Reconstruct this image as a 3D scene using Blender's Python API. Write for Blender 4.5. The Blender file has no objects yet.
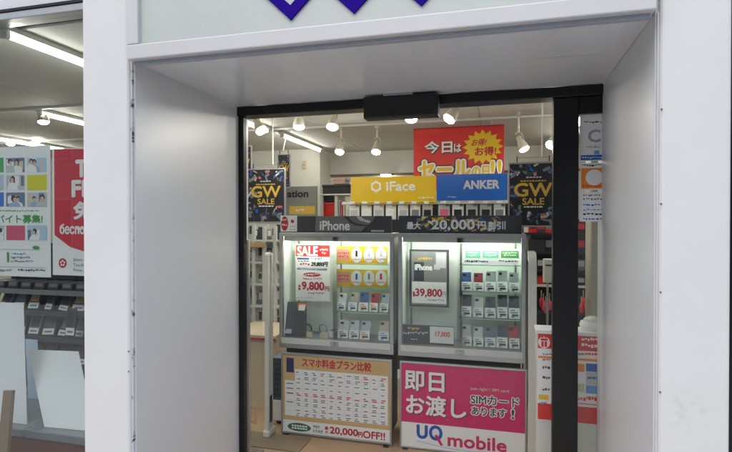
import bpy, bmesh, math, random
from mathutils import Vector, Matrix
random.seed(7)
R = math.radians
scene = bpy.context.scene
COL = scene.collection

# ------------------------------------------------------------------ camera
YAW, PITCH, LENS = 14.8, -0.5, 25.08
EYE = Vector((0.0, 0.0, 1.6))
cd = bpy.data.cameras.new('camera'); cam = bpy.data.objects.new('camera', cd); COL.objects.link(cam)
cd.sensor_width = 36.0; cd.lens = LENS; cd.clip_start = 0.05; cd.clip_end = 500
cam.location = EYE; cam.rotation_euler = (R(90 + PITCH), 0, R(YAW)); scene.camera = cam

# ------------------------------------------------------------------ sky and sun (overcast)
SUN_EL, SUN_AZ = 58, 196          # azimuth measured clockwise from +Y: behind the camera, a little to its left
w = bpy.data.worlds.new('World'); scene.world = w; w.use_nodes = True
nt = w.node_tree; bg = nt.nodes['Background']
sky = nt.nodes.new('ShaderNodeTexSky'); sky.sky_type = 'NISHITA'; sky.sun_disc = False
sky.sun_elevation = R(SUN_EL); sky.sun_rotation = R(SUN_AZ); sky.air_density = 1.3; sky.dust_density = 2.4; sky.ozone_density = 1.0
nt.links.new(sky.outputs[0], bg.inputs[0]); bg.inputs[1].default_value = 0.15
sd = bpy.data.lights.new('sun', 'SUN'); so = bpy.data.objects.new('sun', sd); COL.objects.link(so)
sd.energy = 1.4; sd.angle = R(110); sd.color = (1.0, 0.965, 0.92)
dirv = Vector((math.sin(R(SUN_AZ))*math.cos(R(SUN_EL)), math.cos(R(SUN_AZ))*math.cos(R(SUN_EL)), math.sin(R(SUN_EL))))
so.rotation_euler = dirv.to_track_quat('Z', 'Y').to_euler(); so.location = (0, -6, 12)
scene.view_settings.view_transform = 'Standard'; scene.view_settings.look = 'None'
scene.view_settings.gamma = 1.0; scene.view_settings.use_curve_mapping = False
scene.view_settings.exposure = 0.76

# ------------------------------------------------------------------ pixel of the photograph -> point on a plane of depth Y
F, CX, HV = 510.0, 366.0, 221.5
SN, CS = math.sin(R(YAW)), math.cos(R(YAW))
def PX(u, Y):
    c = (u - CX)/F
    return Y*(-SN + c*CS)/(CS + c*SN)
def PZ(u, v, Y):
    c = (u - CX)/F
    return EYE.z + Y*(HV - v)/F/(CS + c*SN)

# ------------------------------------------------------------------ materials
def lin(c):
    return tuple(((x/255.)/12.92 if x/255. <= .04045 else ((x/255.+.055)/1.055)**2.4) for x in c)
MATS = {}
def mat(name, rgb, rough=.5, metal=0., spec=.5, var=0., vscale=6., bump=0., bscale=60., emit=0., stretch=None, coat=0.):
    if name in MATS: return MATS[name]
    m = bpy.data.materials.new(name); m.use_nodes = True
    n = m.node_tree; b = n.nodes['Principled BSDF']
    c = lin(rgb)
    b.inputs['Base Color'].default_value = (*c, 1); b.inputs['Roughness'].default_value = rough
    b.inputs['Metallic'].default_value = metal; b.inputs['Specular IOR Level'].default_value = spec
    if coat: b.inputs['Coat Weight'].default_value = coat; b.inputs['Coat Roughness'].default_value = .08
    if emit:
        b.inputs['Emission Color'].default_value = (*c, 1); b.inputs['Emission Strength'].default_value = emit
    if var or bump:
        tc = n.nodes.new('ShaderNodeTexCoord'); mp = n.nodes.new('ShaderNodeMapping')
        n.links.new(tc.outputs['Object'], mp.inputs[0])
        if stretch: mp.inputs['Scale'].default_value = stretch
    if var:
        no = n.nodes.new('ShaderNodeTexNoise'); no.inputs['Scale'].default_value = vscale; no.inputs['Detail'].default_value = 3
        no.inputs['Roughness'].default_value = .62
        n.links.new(mp.outputs[0], no.inputs['Vector'])
        mr = n.nodes.new('ShaderNodeMapRange'); mr.inputs[1].default_value = .15; mr.inputs[2].default_value = .85
        mr.inputs[3].default_value = 1 - var; mr.inputs[4].default_value = 1 + var*.4
        n.links.new(no.outputs[0], mr.inputs[0])
        mx = n.nodes.new('ShaderNodeVectorMath'); mx.operation = 'SCALE'; mx.inputs[0].default_value = c
        n.links.new(mr.outputs[0], mx.inputs['Scale']); n.links.new(mx.outputs[0], b.inputs['Base Color'])
        rr = n.nodes.new('ShaderNodeMapRange'); rr.inputs[3].default_value = max(.03, rough - .1); rr.inputs[4].default_value = min(1, rough + .1)
        n.links.new(no.outputs[0], rr.inputs[0]); n.links.new(rr.outputs[0], b.inputs['Roughness'])
    if bump:
        n2 = n.nodes.new('ShaderNodeTexNoise'); n2.inputs['Scale'].default_value = bscale; n2.inputs['Detail'].default_value = 3
        n.links.new(mp.outputs[0], n2.inputs['Vector'])
        bp = n.nodes.new('ShaderNodeBump'); bp.inputs['Strength'].default_value = bump; bp.inputs['Distance'].default_value = .004
        n.links.new(n2.outputs[0], bp.inputs['Height']); n.links.new(bp.outputs[0], b.inputs['Normal'])
    MATS[name] = m; return m
def paint_material(name, rgb, rough, dirt, stain, scale=9., wear=1.):
    """painted render: faint mottling, small scuffs and a few stains of their own shape"""
    m = mat(name, rgb, rough, var=.06, vscale=2.2, bump=.12, bscale=220)
    n = m.node_tree; b = n.nodes['Principled BSDF']; src = b.inputs['Base Color'].links[0].from_socket
    tc = n.nodes.new('ShaderNodeTexCoord')
    for (sc, lo, hi, col, amt) in ((scale, .73, .78, dirt, .55), (scale*.22, .68, .8, stain, .22), (34., .76, .79, dirt, .7)):
        if wear < 1 and sc < 30: continue
        no = n.nodes.new('ShaderNodeTexNoise'); no.inputs['Scale'].default_value = sc; no.inputs['Detail'].default_value = 8; no.inputs['Roughness'].default_value = .7
        n.links.new(tc.outputs['Object'], no.inputs['Vector'])
        mr = n.nodes.new('ShaderNodeMapRange'); mr.inputs[1].default_value = lo; mr.inputs[2].default_value = hi; mr.inputs[4].default_value = amt*wear
        n.links.new(no.outputs[0], mr.inputs[0])
        mx = n.nodes.new('ShaderNodeMix'); mx.data_type = 'RGBA'; mx.inputs['B'].default_value = (*lin(col), 1)
        n.links.new(mr.outputs[0], mx.inputs['Factor']); n.links.new(src, mx.inputs['A']); src = mx.outputs['Result']
    n.links.new(src, b.inputs['Base Color'])
    return m
def glass_material(name, tint=(1, 1, 1), k=1.0):
    m = bpy.data.materials.new(name); m.use_nodes = True; n = m.node_tree
    for x in list(n.nodes): n.nodes.remove(x)
    out = n.nodes.new('ShaderNodeOutputMaterial'); mix = n.nodes.new('ShaderNodeMixShader')
    tr = n.nodes.new('ShaderNodeBsdfTransparent'); tr.inputs[0].default_value = (*tint, 1)
    gl = n.nodes.new('ShaderNodeBsdfGlossy'); gl.inputs['Roughness'].default_value = 0.0
    lw = n.nodes.new('ShaderNodeLayerWeight'); lw.inputs[0].default_value = .5
    po = n.nodes.new('ShaderNodeMath'); po.operation = 'POWER'; po.inputs[1].default_value = 5
    mu = n.nodes.new('ShaderNodeMath'); mu.operation = 'MULTIPLY_ADD'; mu.inputs[1].default_value = .93; mu.inputs[2].default_value = .04*k; mu.use_clamp = True
    n.links.new(lw.outputs['Facing'], po.inputs[0]); n.links.new(po.outputs[0], mu.inputs[0]); n.links.new(mu.outputs[0], mix.inputs[0])
    n.links.new(tr.outputs[0], mix.inputs[1]); n.links.new(gl.outputs[0], mix.inputs[2]); n.links.new(mix.outputs[0], out.inputs[0])
    MATS[name] = m; return m
def lamp_material(name, rgb, strength):
    m = bpy.data.materials.new(name); m.use_nodes = True; n = m.node_tree
    b = n.nodes['Principled BSDF']; b.inputs['Base Color'].default_value = (.8, .8, .8, 1)
    b.inputs['Emission Color'].default_value = (*lin(rgb), 1); b.inputs['Emission Strength'].default_value = strength
    MATS[name] = m; return m
def joint_material(name='cracked_sealant', lo=.38, hi=.45):
    """old sealant in the joint: white with black broken patches"""
    m = bpy.data.materials.new(name); m.use_nodes = True; n = m.node_tree; b = n.nodes['Principled BSDF']
    tc = n.nodes.new('ShaderNodeTexCoord'); mp = n.nodes.new('ShaderNodeMapping'); mp.inputs['Scale'].default_value = (60, 1, 16)
    no = n.nodes.new('ShaderNodeTexNoise'); no.inputs['Scale'].default_value = 1.0; no.inputs['Detail'].default_value = 5; no.inputs['Roughness'].default_value = .7
    n.links.new(tc.outputs['Object'], mp.inputs[0]); n.links.new(mp.outputs[0], no.inputs['Vector'])
    cr = n.nodes.new('ShaderNodeValToRGB'); e = cr.color_ramp.elements
    e[0].position = lo; e[0].color = (.05, .05, .055, 1); e[1].position = hi; e[1].color = (.55, .55, .56, 1)
    n.links.new(no.outputs[0], cr.inputs[0]); n.links.new(cr.outputs[0], b.inputs['Base Color']); b.inputs['Roughness'].default_value = .8
    MATS[name] = m; return m

PILLAR = paint_material('white_wall_paint', (208, 208, 207), .55, (96, 84, 72), (150, 156, 140))
JAMB = mat('grey_panel_paint', (200, 202, 205), .32, bump=.05, bscale=160)
def green_smudge(m, p, rad):
    n = m.node_tree; b = n.nodes['Principled BSDF']; src = b.inputs['Base Color'].links[0].from_socket
    tc = n.nodes.new('ShaderNodeTexCoord'); di = n.nodes.new('ShaderNodeVectorMath'); di.operation = 'DISTANCE'; di.inputs[1].default_value = p
    n.links.new(tc.outputs['Object'], di.inputs[0])
    a = n.nodes.new('ShaderNodeMapRange'); a.inputs[1].default_value = rad*.35; a.inputs[2].default_value = rad; a.inputs[3].default_value = 1; a.inputs[4].default_value = 0
    n.links.new(di.outputs['Value'], a.inputs[0])
    no = n.nodes.new('ShaderNodeTexNoise'); no.inputs['Scale'].default_value = 42; no.inputs['Detail'].default_value = 6; n.links.new(tc.outputs['Object'], no.inputs['Vector'])
    c = n.nodes.new('ShaderNodeMapRange'); c.inputs[1].default_value = .5; c.inputs[2].default_value = .62; c.inputs[4].default_value = .22; n.links.new(no.outputs[0], c.inputs[0])
    mu = n.nodes.new('ShaderNodeMath'); mu.operation = 'MULTIPLY'; n.links.new(a.outputs[0], mu.inputs[0]); n.links.new(c.outputs[0], mu.inputs[1])
    mx = n.nodes.new('ShaderNodeMix'); mx.data_type = 'RGBA'; mx.inputs['B'].default_value = (*lin((150, 176, 150)), 1)
    n.links.new(mu.outputs[0], mx.inputs['Factor']); n.links.new(src, mx.inputs['A']); n.links.new(mx.outputs['Result'], b.inputs['Base Color'])
green_smudge(PILLAR, (PX(690, 1.93), -.012, PZ(690, 411, 1.93)+.03), .085)
SOFFIT = mat('grey_soffit_metal', (208, 211, 216), .22, var=.08, vscale=1.5, stretch=(3, .4, 1))
SIGNFRAME = mat('sign_frame_white', (194, 194, 194), .35, var=.05, vscale=5)
SIGNFACE = mat('sign_face_acrylic', (183, 188, 183), .28, var=.04, vscale=3)
PURPLE = mat('logo_purple', (32, 2, 124), .75, spec=.08)
JOINT = joint_material(); JOINT2 = joint_material('old_sealant', .27, .34)
BLACK = mat('black_door_metal', (20, 20, 22), .33, metal=.3, var=.15, vscale=8)
BLACKP = mat('black_plastic', (18, 18, 20), .45)
SILVER = mat('anodised_aluminium', (176, 178, 178), .35, metal=.75, var=.08, vscale=9)
WHITEM = mat('white_powder_coat', (205, 206, 200), .4, var=.05, vscale=6)
CREAM = mat('cream_plastic', (208, 208, 198), .45, var=.06, vscale=5)
GLASS = glass_material('clear_glass', (.97, .985, .975))
GLASSW = glass_material('window_glass', (.86, .88, .875), 1.4)
GLASSD = glass_material('door_glass', (.985, .99, .985), .3)
GLASSS = glass_material('shelf_glass', (.9, .97, .94))
SHELFG = mat('glass_shelf_edge', (150, 196, 176), .15)
CEIL = mat('ceiling_board', (206, 205, 198), .8, var=.05, vscale=1.5)
WALLI = mat('interior_wall', (222, 221, 210), .8, var=.04, vscale=2)
FLOORI = mat('interior_floor', (176, 148, 116), .45, var=.12, vscale=3, bump=.05, bscale=80)
PAVE = mat('pavement_stone', (182, 180, 176), .8, var=.2, vscale=8, bump=.3, bscale=60)
PAPER = mat('white_paper', (225, 226, 224), .6, var=.02, vscale=4)
RED = mat('print_red', (206, 42, 34), .38, var=.04, vscale=5); DRED = mat('print_dark_red', (178, 30, 44), .5)
POSTRED = mat('print_pinkish_red', (196, 58, 70), .5, var=.06, vscale=5)  # even pinkish red for the tax free poster field
MAGENTA = mat('print_magenta', (198, 38, 104), .26, var=.03, vscale=4)
YELLOW = mat('print_yellow', (222, 184, 28), .32, var=.04, vscale=6); GOLD = mat('print_gold', (206, 168, 62), .45)
BLUE = mat('print_blue', (30, 92, 176), .32, var=.04, vscale=6); DBLUE = mat('print_navy', (34, 48, 92), .5)
CYAN = mat('print_sky_blue', (90, 150, 214), .5); GREEN = mat('print_green', (74, 150, 74), .5); DGREEN = mat('print_dark_green', (44, 104, 74), .5)
INK = mat('print_black', (24, 24, 26), .5); GREYP = mat('print_grey', (120, 122, 124), .5); LGREY = mat('print_light_grey', (186, 188, 188), .5)
PINK = mat('print_pink', (214, 96, 122), .5); TAN = mat('board_tan', (198, 166, 114), .55, var=.08, vscale=6); SKIN = mat('print_skin', (206, 168, 148), .55)
SLATE = mat('print_slate', (56, 58, 64), .45); STEEL = mat('print_steel', (104, 122, 142), .5); ORANGE = mat('print_orange', (230, 130, 40), .5)
MINT = mat('print_mint', (120, 196, 160), .5); BEIGE = mat('print_beige', (204, 190, 160), .5); SILVP = mat('phone_silver', (190, 194, 198), .3, metal=.3)
PEG = mat('case_back_board', (226, 232, 222), .7, var=.03, vscale=5)
BOARDW = mat('foam_board_white', (218, 224, 228), .6, var=.04, vscale=2)
WOODR = mat('red_brown_boards', (112, 58, 48), .5, var=.2, vscale=5, stretch=(1, 6, 6))
WOODT = mat('tan_wood', (134, 112, 88), .55, var=.15, vscale=6)
BEAM = mat('pillar_beige', (176, 168, 150), .7, var=.05, vscale=3)
TUBE = lamp_material('tube_light', (255, 252, 243), 22.0)
BULB = lamp_material('spot_lens', (255, 250, 240), 115.0)
STRIP = lamp_material('case_led', (252, 255, 248), 20.0)

# ------------------------------------------------------------------ mesh collector
ORG = {}
class G:
    def __init__(s): s.v = []; s.f = []
    def add(s, vs, fs):
        o = len(s.v); s.v += [Vector(p) for p in vs]; s.f += [tuple(i + o for i in f) for f in fs]; return s
    def box(s, x0, x1, y0, y1, z0, z1):
        return s.add([(x0,y0,z0),(x1,y0,z0),(x1,y1,z0),(x0,y1,z0),(x0,y0,z1),(x1,y0,z1),(x1,y1,z1),(x0,y1,z1)],
                     [(0,3,2,1),(4,5,6,7),(0,1,5,4),(1,2,6,5),(2,3,7,6),(3,0,4,7)])
    def quad(s, x0, x1, y, z0, z1):
        return s.add([(x0,y,z0),(x1,y,z0),(x1,y,z1),(x0,y,z1)], [(0,1,2,3)])
    def prism(s, pts, y0, y1):            # outline in x,z (counter-clockwise seen from the street), y0 nearer the street
        n = len(pts)
        return s.add([(p[0], y0, p[1]) for p in pts] + [(p[0], y1, p[1]) for p in pts],
                     [tuple(range(n)), tuple(range(2*n-1, n-1, -1))] + [(i, i+n, (i+1) % n+n, (i+1) % n) for i in range(n)])
    def tube(s, pts, rads, n=12, cap=True):
        pts = [Vector(p) for p in pts]
        if not isinstance(rads, (list, tuple)): rads = [rads]*len(pts)
        rings = []
        for i, p in enumerate(pts):
            d = (pts[min(i+1, len(pts)-1)] - pts[max(i-1, 0)]).normalized()
            if d.length < .5: d = Vector((0,0,1))
            a = d.orthogonal().normalized() if i == 0 else (pa - d*pa.dot(d)).normalized()
            pa = a; b = d.cross(a)
            rings.append([p + (a*math.cos(2*math.pi*k/n) + b*math.sin(2*math.pi*k/n))*rads[i] for k in range(n)])
        vs = [q for r in rings for q in r]; fs = []
        for i in range(len(pts)-1):
            for k in range(n):
                fs.append((i*n+k, i*n+(k+1) % n, (i+1)*n+(k+1) % n, (i+1)*n+k))
        if cap: fs += [tuple(range(n-1, -1, -1)), tuple((len(pts)-1)*n+k for k in range(n))]
        return s.add(vs, fs)
    def disc(s, x, y, z, rx, rz, n=20):
        return s.add([(x+rx*math.cos(2*math.pi*k/n), y, z+rz*math.sin(2*math.pi*k/n)) for k in range(n)], [tuple(range(n))])

def link(o, parent):
    COL.objects.link(o)
    if parent is not None: o.parent = parent
    return o
def obj(name, g, m, parent=None, org=None, bevel=0., smooth=False, seg=2, smeta=None):
    """one mesh object; vertices are given in world space and stored relative to the thing's base"""
    if parent is not None: org = ORG[parent.name]
    elif org is None: org = Vector((0, 0, 0))
    me = bpy.data.meshes.new(name)
    me.from_pydata([tuple(p - Vector(org)) for p in g.v], [], g.f); me.update()
    if m: me.materials.append(m)
    if smooth:
        for p in me.polygons: p.use_smooth = True
    o = bpy.data.objects.new(name, me); link(o, parent); ORG[o.name] = Vector(org)
    if parent is None: o.location = org
    if bevel:
        b = o.modifiers.new('bevel', 'BEVEL'); b.width = bevel; b.segments = seg; b.limit_method = 'ANGLE'; b.angle_limit = R(40)
    return o
def tag(o, label, cat, group=None):
    o['label'] = label; o['category'] = cat
    if group: o['group'] = group
    return o
def structure(o): o['kind'] = 'structure'; return o
def thing(name, label, cat, loc, group=None):
    o = bpy.data.objects.new(name, None); o.empty_display_size = .05; link(o, None); o.location = loc
    ORG[o.name] = Vector(loc); return tag(o, label, cat, group)
def copy_tree(o, parent=None):
    c = o.copy(); COL.objects.link(c); c.parent = parent
    if o.name in ORG: ORG[c.name] = ORG[o.name]
    for ch in o.children: copy_tree(ch, c)
    return c

# ------------------------------------------------------------------ flat print on a plane facing the street
TXT = {}
def glyphs(s):
    if s not in TXT:
        cu = bpy.data.curves.new('lettering', 'FONT'); cu.body = s; cu.resolution_u = 3
        o = bpy.data.objects.new('lettering', cu); COL.objects.link(o); bpy.context.view_layer.update()
        me = bpy.data.meshes.new_from_object(o.evaluated_get(bpy.context.evaluated_depsgraph_get()))
        vs = [(p.co.x, p.co.y) for p in me.vertices]; fs = [tuple(p.vertices) for p in me.polygons]
        up = [(me.polygons[i].normal.z >= 0) for i in range(len(fs))]
        fs = [f if u else tuple(reversed(f)) for f, u in zip(fs, up)]
        bpy.data.objects.remove(o); bpy.data.curves.remove(cu); bpy.data.meshes.remove(me)
        xs = [p[0] for p in vs]; ys = [p[1] for p in vs]
        x0, x1, y0, y1 = min(xs), max(xs), min(ys), max(ys)
        TXT[s] = ([((p[0]-x0)/(x1-x0), (p[1]-y0)/(y1-y0)) for p in vs], fs)
    return TXT[s]
LAYER = {}
def layer(parent):                        # each new print lies 0.1 mm in front of the one before
    k = parent.name; LAYER[k] = LAYER.get(k, 0) + 1; return LAYER[k]*.0001
def letters(parent, s, x0, x1, y, z0, z1, m, bold=0., slant=0., name='lettering', n=8):
    vs, fs = glyphs(s); g = G(); off = [(0, 0)]
    if bold: off = [(math.cos(2*math.pi*k/n)*bold, math.sin(2*math.pi*k/n)*bold) for k in range(n)] + [(0, 0)]
    yy = y - layer(parent)
    for i, (dx, dz) in enumerate(off):
        g.add([(x0+(x1-x0)*p[0]+dx+slant*p[1]*(z1-z0), yy - i*.000006, z0+(z1-z0)*p[1]+dz) for p in vs], fs)
    return obj(name, g, m, parent)
def LT(parent, s, u0, v0, u1, v1, Y, m, bold=0., slant=0., n=8):     # lettering placed by its place in the photo on the plane Y
    um = (u0+u1)/2
    return letters(parent, s, PX(u0, Y), PX(u1, Y), Y, PZ(um, v1, Y), PZ(um, v0, Y), m, bold, slant, n=n)
def RC(parent, u0, v0, u1, v1, Y, m, name='print_panel'):
    um = (u0+u1)/2
    return obj(name, G().quad(PX(u0, Y), PX(u1, Y), Y-layer(parent), PZ(um, v1, Y), PZ(um, v0, Y)), m, parent)
def DASH(parent, rects, Y, m, name='small_print'):
    g = G(); yy = Y - layer(parent)
    for (u0, v0, u1, v1) in rects:
        um = (u0+u1)/2; g.quad(PX(u0, Y), PX(u1, Y), yy, PZ(um, v1, Y), PZ(um, v0, Y))
    o = obj(name, g, m, parent); o['kind'] = 'stuff'; return o
def dashes(u0, u1, v, h, wmin=.5, wmax=3.2, gap=1.0, skew=0.):
    out = []; u = u0
    while u < u1:
        ww = min(random.uniform(wmin, wmax), u1-u); j = random.uniform(-.18, .28)*h; q = random.uniform(.55, 1.0)*h; out.append((u, v+j, u+ww, v+j+q)); u += ww+random.uniform(.4, 1)*gap
    return out
def sheet(name, label, cat, u0, v0, u1, v1, Y, m, th=.003, group=None, bevel=0):
    um = (u0+u1)/2; x0, x1, z0, z1 = PX(u0, Y), PX(u1, Y), PZ(um, v1, Y), PZ(um, v0, Y)
    t = thing(name, label, cat, ((x0+x1)/2, Y, z0), group)
    obj('sheet' if th < .006 else 'board', G().box(x0, x1, Y, Y+th, z0, z1), m, t, bevel=bevel)
    return t, (x0, x1, z0, z1)

# ================================================================== SETTING
YF, YD = 1.94, 2.90                       # street face of the shop, plane of the sliding doors
XL, XR = PX(133, YF), PX(655.5, YF)       # the two side panels of the recess
ZS = PZ(133, 62, YF)                      # underside of the entrance canopy
ZC = 2.62                                 # shop ceiling
structure(obj('pavement', G().box(-40, 40, -4.0, YF+.06, -.3, -.03), PAVE))
structure(obj('road', G().box(-40, 40, -8.6, -4.0, -.4, -.15), mat('asphalt', (70, 70, 72), .85, var=.2, vscale=9, bump=.4, bscale=90)))
structure(obj('far_pavement', G().box(-40, 40, -20, -8.6, -.3, -.03), PAVE))
g = G().box(-7.0, 3.2, YD+.06, 7.6, -.12, 0); g.box(XL, XR, YF+.06, YD+.06, -.12, -.004); structure(obj('floor', g, FLOORI))
ce = structure(obj('ceiling', G().box(-7.0, 3.2, YF+.22, 7.6, ZC+.013, ZC+.12), mat('ceiling_batten', (130, 128, 122), .8)))
cp = None
for i in range(6):
    for j in range(6):
        xa = -7.0 + 1.70*i; ya = YF+.22 + .906*j
        if cp is None: c_ = cp = obj('ceiling_panel', G().box(.003, 1.697, .003, .903, 0, .0125), CEIL, ce, bevel=.002)
        else: c_ = cp.copy(); COL.objects.link(c_)
        c_.location = (xa, ya, ZC)
g = G(); structure(obj('back_wall', g.box(-7.0, -2.45, 6.75, 6.9, 0, ZC).box(-2.45, 3.2, 7.2, 7.35, 0, ZC).box(-2.6, -2.45, 6.9, 7.2, 0, ZC), WALLI))
structure(obj('side_wall', G().box(-7.15, -7.0, YF+.2, 7.6, 0, ZC), WALLI))
structure(obj('side_wall', G().box(3.2, 3.35, YF+.2, 7.6, 0, ZC), WALLI))

# the building shell
b = thing('shop_building', 'white painted shop front with a recessed doorway between two square pillars', 'building', (0, YF, -.03))
def part(name, g, m, parent=b, **k): return obj(name, g, m, parent, **k)
part('pillar', G().box(PX(84.5, YF), XL-.012, YF-.012, YF+.3, -.03, 3.4), PILLAR, bevel=.014, seg=3)
part('pillar', G().box(XR+.0095, PX(730, YF), YF-.012, YF+.3, -.03, 3.4), PILLAR, bevel=.014, seg=3)
part('side_panel', G().box(XL-.06, XL, YF+.016, YD+.12, -.03, ZS+.06), JAMB, bevel=.003)
part('side_panel', G().box(XR, XR+.06, YF+.016, YD+.12, -.03, ZS+.06), JAMB, bevel=.003)
part('sealant_joint', G().box(XL-.0115, XL-.0045, YF+.002, YF+.0155, -.03, ZS), JOINT)
part('sealant_joint', G().box(XR+.004, XR+.009, YF+.002, YF+.0155, -.03, ZS), JOINT2)
part('soffit_panel', G().box(XL+.001, XR-.001, YF+.045, YD-.03, ZS, ZS+.03), SOFFIT, bevel=.002)
def sof(u, v):
    c = (u-CX)/F; y = (ZS-EYE.z)*F*(CS+c*SN)/(HV-v); return PX(u, y), y
(sxa, sya), (sxb, syb) = sof(537, 59), sof(612, 54)
part('pale_line', G().add([(sxa, sya-.002, ZS-.0006), (sxb, syb-.002, ZS-.0006), (sxb, syb+.003, ZS-.0006), (sxa, sya+.003, ZS-.0006)], [(3, 2, 1, 0)]), SIGNFRAME)  # thin pale line lying just under the soffit
part('lintel', G().box(XL-.06, XR+.06, YD-.03, YD+.12, ZS+.005, ZS+.5), JAMB)
part('upper_wall', G().box(-7.15, 3.35, YF+.05, YF+.22, 2.80, 4.6), PILLAR)
part('canopy_core', G().box(XL, XR, YF+.05, YD+.1, ZS+.5, ZS+.6), JAMB)
part('roof', G().box(-7.15, 3.35, YF+.22, 7.6, 4.4, 4.6), PAVE)
part('partition', G().box(XL-.18, XL-.061, YF+.3, YD+.1, -.03, 2.80), WALLI)
part('partition', G().box(XR+.061, XR+.18, YF+.3, YD+.1, -.03, 2.80), WALLI)
part('wall_base', G().box(-7.15, PX(84.5, YF), YF+.02, YF+.18, -.03, .30), PILLAR)
part('outer_wall', G().box(-7.32, -7.15, YF, 7.6, -.03, 4.4), PILLAR)
part('outer_wall', G().box(3.35, 3.5, YF, 7.6, -.03, 4.4), PILLAR)
part('wall_base', G().box(PX(730, YF), 3.35, YF+.02, YF+.18, -.03, .30), PILLAR)
# rusty screw heads in the panel joints
for (x, zs) in ((XL-.016, (1.02, .93)), (XR+.0135, (1.98, 1.66, 1.36, 1.02))):
    for z in zs:
        obj('screw_head', G().tube([(x, YF-.010, z), (x, YF-.0135, z)], .003, 8), mat('rust', (96, 70, 56), .8), b)

# the house across the street, which the glass of the shop front mirrors
ob = thing('office_building', 'grey office building with an added taller wing across the street, mirrored in the shop glass', 'building', (-6, -10.2, -.03))
obj('wall', G().box(-30, 18, -18, -10.2, -.03, 6.2), mat('office_wall', (150, 148, 142), .85, var=.15, vscale=.8), ob)
obj('parapet', G().box(-30.1, 18.1, -18, -10.05, 6.201, 6.5), mat('office_trim', (150, 148, 142), .8), ob)
obj('added_wing', G().box(-30, -10.5, -18, -10.6, 6.501, 10.4), mat('office_upper', (138, 136, 130), .85, var=.15, vscale=.8), ob)  # wing added out of view to darken what the left window mirrors
OWIN = mat('office_glass', (60, 72, 84), .08); OTRIM = mat('office_frame', (170, 170, 168), .5)
wproto = None
for zz in (.7, 3.7):
    for k in range(14):
        xx = -28.3+3.3*k
        if wproto is None:
            wproto = obj('window', G().box(-1.05, 1.05, -.02, .05, 0, 1.7), OTRIM, ob); wproto.data.transform(Matrix.Translation(ORG[ob.name]))
            ORG[wproto.name] = Vector((0, 0, 0)); w_ = wproto
            for px in (-.98, .04): obj('pane', G().box(px, px+.94, .051, .056, .07, 1.63), OWIN, w_)
        else: w_ = copy_tree(wproto, ob)
        w_.location = Vector((xx, -10.2, zz)) - ORG[ob.name]

# sign box above the door
s = thing('shop_sign', 'pale grey illuminated sign box with purple zigzag logo over the doorway', 'sign', ((XL+XR)/2, YF, ZS))
zb, zt = ZS-.008, 3.30; fw = .055; bh = .064
fx0, fx1 = PX(127.5, YF-.05), PX(656, YF-.05); fy0, fy1 = YF-.05, YF+.044
obj('frame', G().box(fx0, fx1, fy0, fy1, zb, zb+bh), SIGNFRAME, s, bevel=.005)
obj('frame', G().box(fx0, fx0+fw, fy0, fy1, zb+bh, zt), SIGNFRAME, s, bevel=.005)
obj('frame', G().box(fx1-fw, fx1, fy0, fy1, zb+bh, zt), SIGNFRAME, s, bevel=.005)
obj('frame', G().box(fx0, fx1, fy0, fy1, zt, zt+bh), SIGNFRAME, s, bevel=.005)
obj('shadow_gap_strip', G().box(fx0+.012, fx1-.012, fy0+.03, fy0+.06, zb-.014, zb-.0005), mat('shadow_gap_grey', (150, 156, 166), .4), s)  # blue-grey strip paints in the thin shadow gap below the frame
face = obj('sign_face', G().box(fx0+fw, fx1-fw, fy0+.02, fy0+.03, zb+bh, zt), SIGNFACE, s)
def lz(u, v): return PX(u, YF-.03), PZ(u, v, YF-.03)
def chevron(u, v, half, up, band, name='logo_stroke'):
    x, z = lz(u, v)
    pts = [(x, z), (x+half, z+up), (x+half-band, z+up), (x, z+up-(half-band)*up/half+0.0), (x-half+band, z+up), (x-half, z+up)]
    pts[3] = (x, z+band*up/half)
    obj(name, G().prism(pts, fy0+.010, fy0+.0195), PURPLE, s)
chevron(291.5, 21.5, .30, .285, .062); chevron(354.5, 15, .30, .285, .150); chevron(421.5, 7.5, .30, .285, .150)

# ------------------------------------------------------------------ sliding doors
d = thing('sliding_door', 'black framed glass sliding door at the back of the grey recess', 'door', ((XL+XR)/2, YD, 0))
hz = PZ(240, 117, YD)
obj('header', G().box(XL, XR, YD-.03, YD+.09, hz, ZS-.002), BLACK, d, bevel=.004)
x1 = PX(246.5, YD)
obj('door_post', G().box(XL, PX(244.5, YD), YD-.012, YD+.03, 0, hz), BLACK, d, bevel=.003)
xs0, xs1 = PX(552.5, YD), PX(578, YD)
obj('stile', G().box(xs0, xs1, YD-.02, YD+.045, 0, hz), BLACK, d, bevel=.005)
zq = PZ(590, 114, YD); obj('pane', G().box(xs1, XR+.002, YD+.008, YD+.016, .08, zq), GLASS, d)
obj('top_rail', G().box(xs1, XR+.002, YD-.01, YD+.035, zq, hz), BLACK, d, bevel=.003)
obj('pane', G().box(PX(244.5, YD)+.001, xs0, YD+.020, YD+.028, .08, hz), GLASSD, d)
obj('bottom_rail', G().box(PX(244.5, YD)+.001, xs0, YD-.002, YD+.04, .007, .08), BLACK, d, bevel=.003)
obj('bottom_rail', G().box(xs1, XR, YD-.01, YD+.04, 0, .08), BLACK, d, bevel=.003)
obj('threshold', G().box(XL, XR, YD-.04, YD+.055, -.003, .006), SILVER, d)
obj('cover_strip', G().box(PX(246.5, YD+.1), PX(249.5, YD+.1), YD+.085, YD+.11, 0, PZ(248, 240, YD+.1)), SILVER, d, bevel=.003)
se = thing('door_sensor', 'black box shaped motion sensor under the canopy above the door', 'sensor', (PX(400, YD-.05), YD-.05, PZ(400, 118, YD-.1)))
YS = YD-.12
obj('housing', G().box(PX(363, YS), PX(438, YS), YS, YD-.031, PZ(400, 117, YS), PZ(400, 95, YS)), BLACKP, se, bevel=.008)
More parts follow.
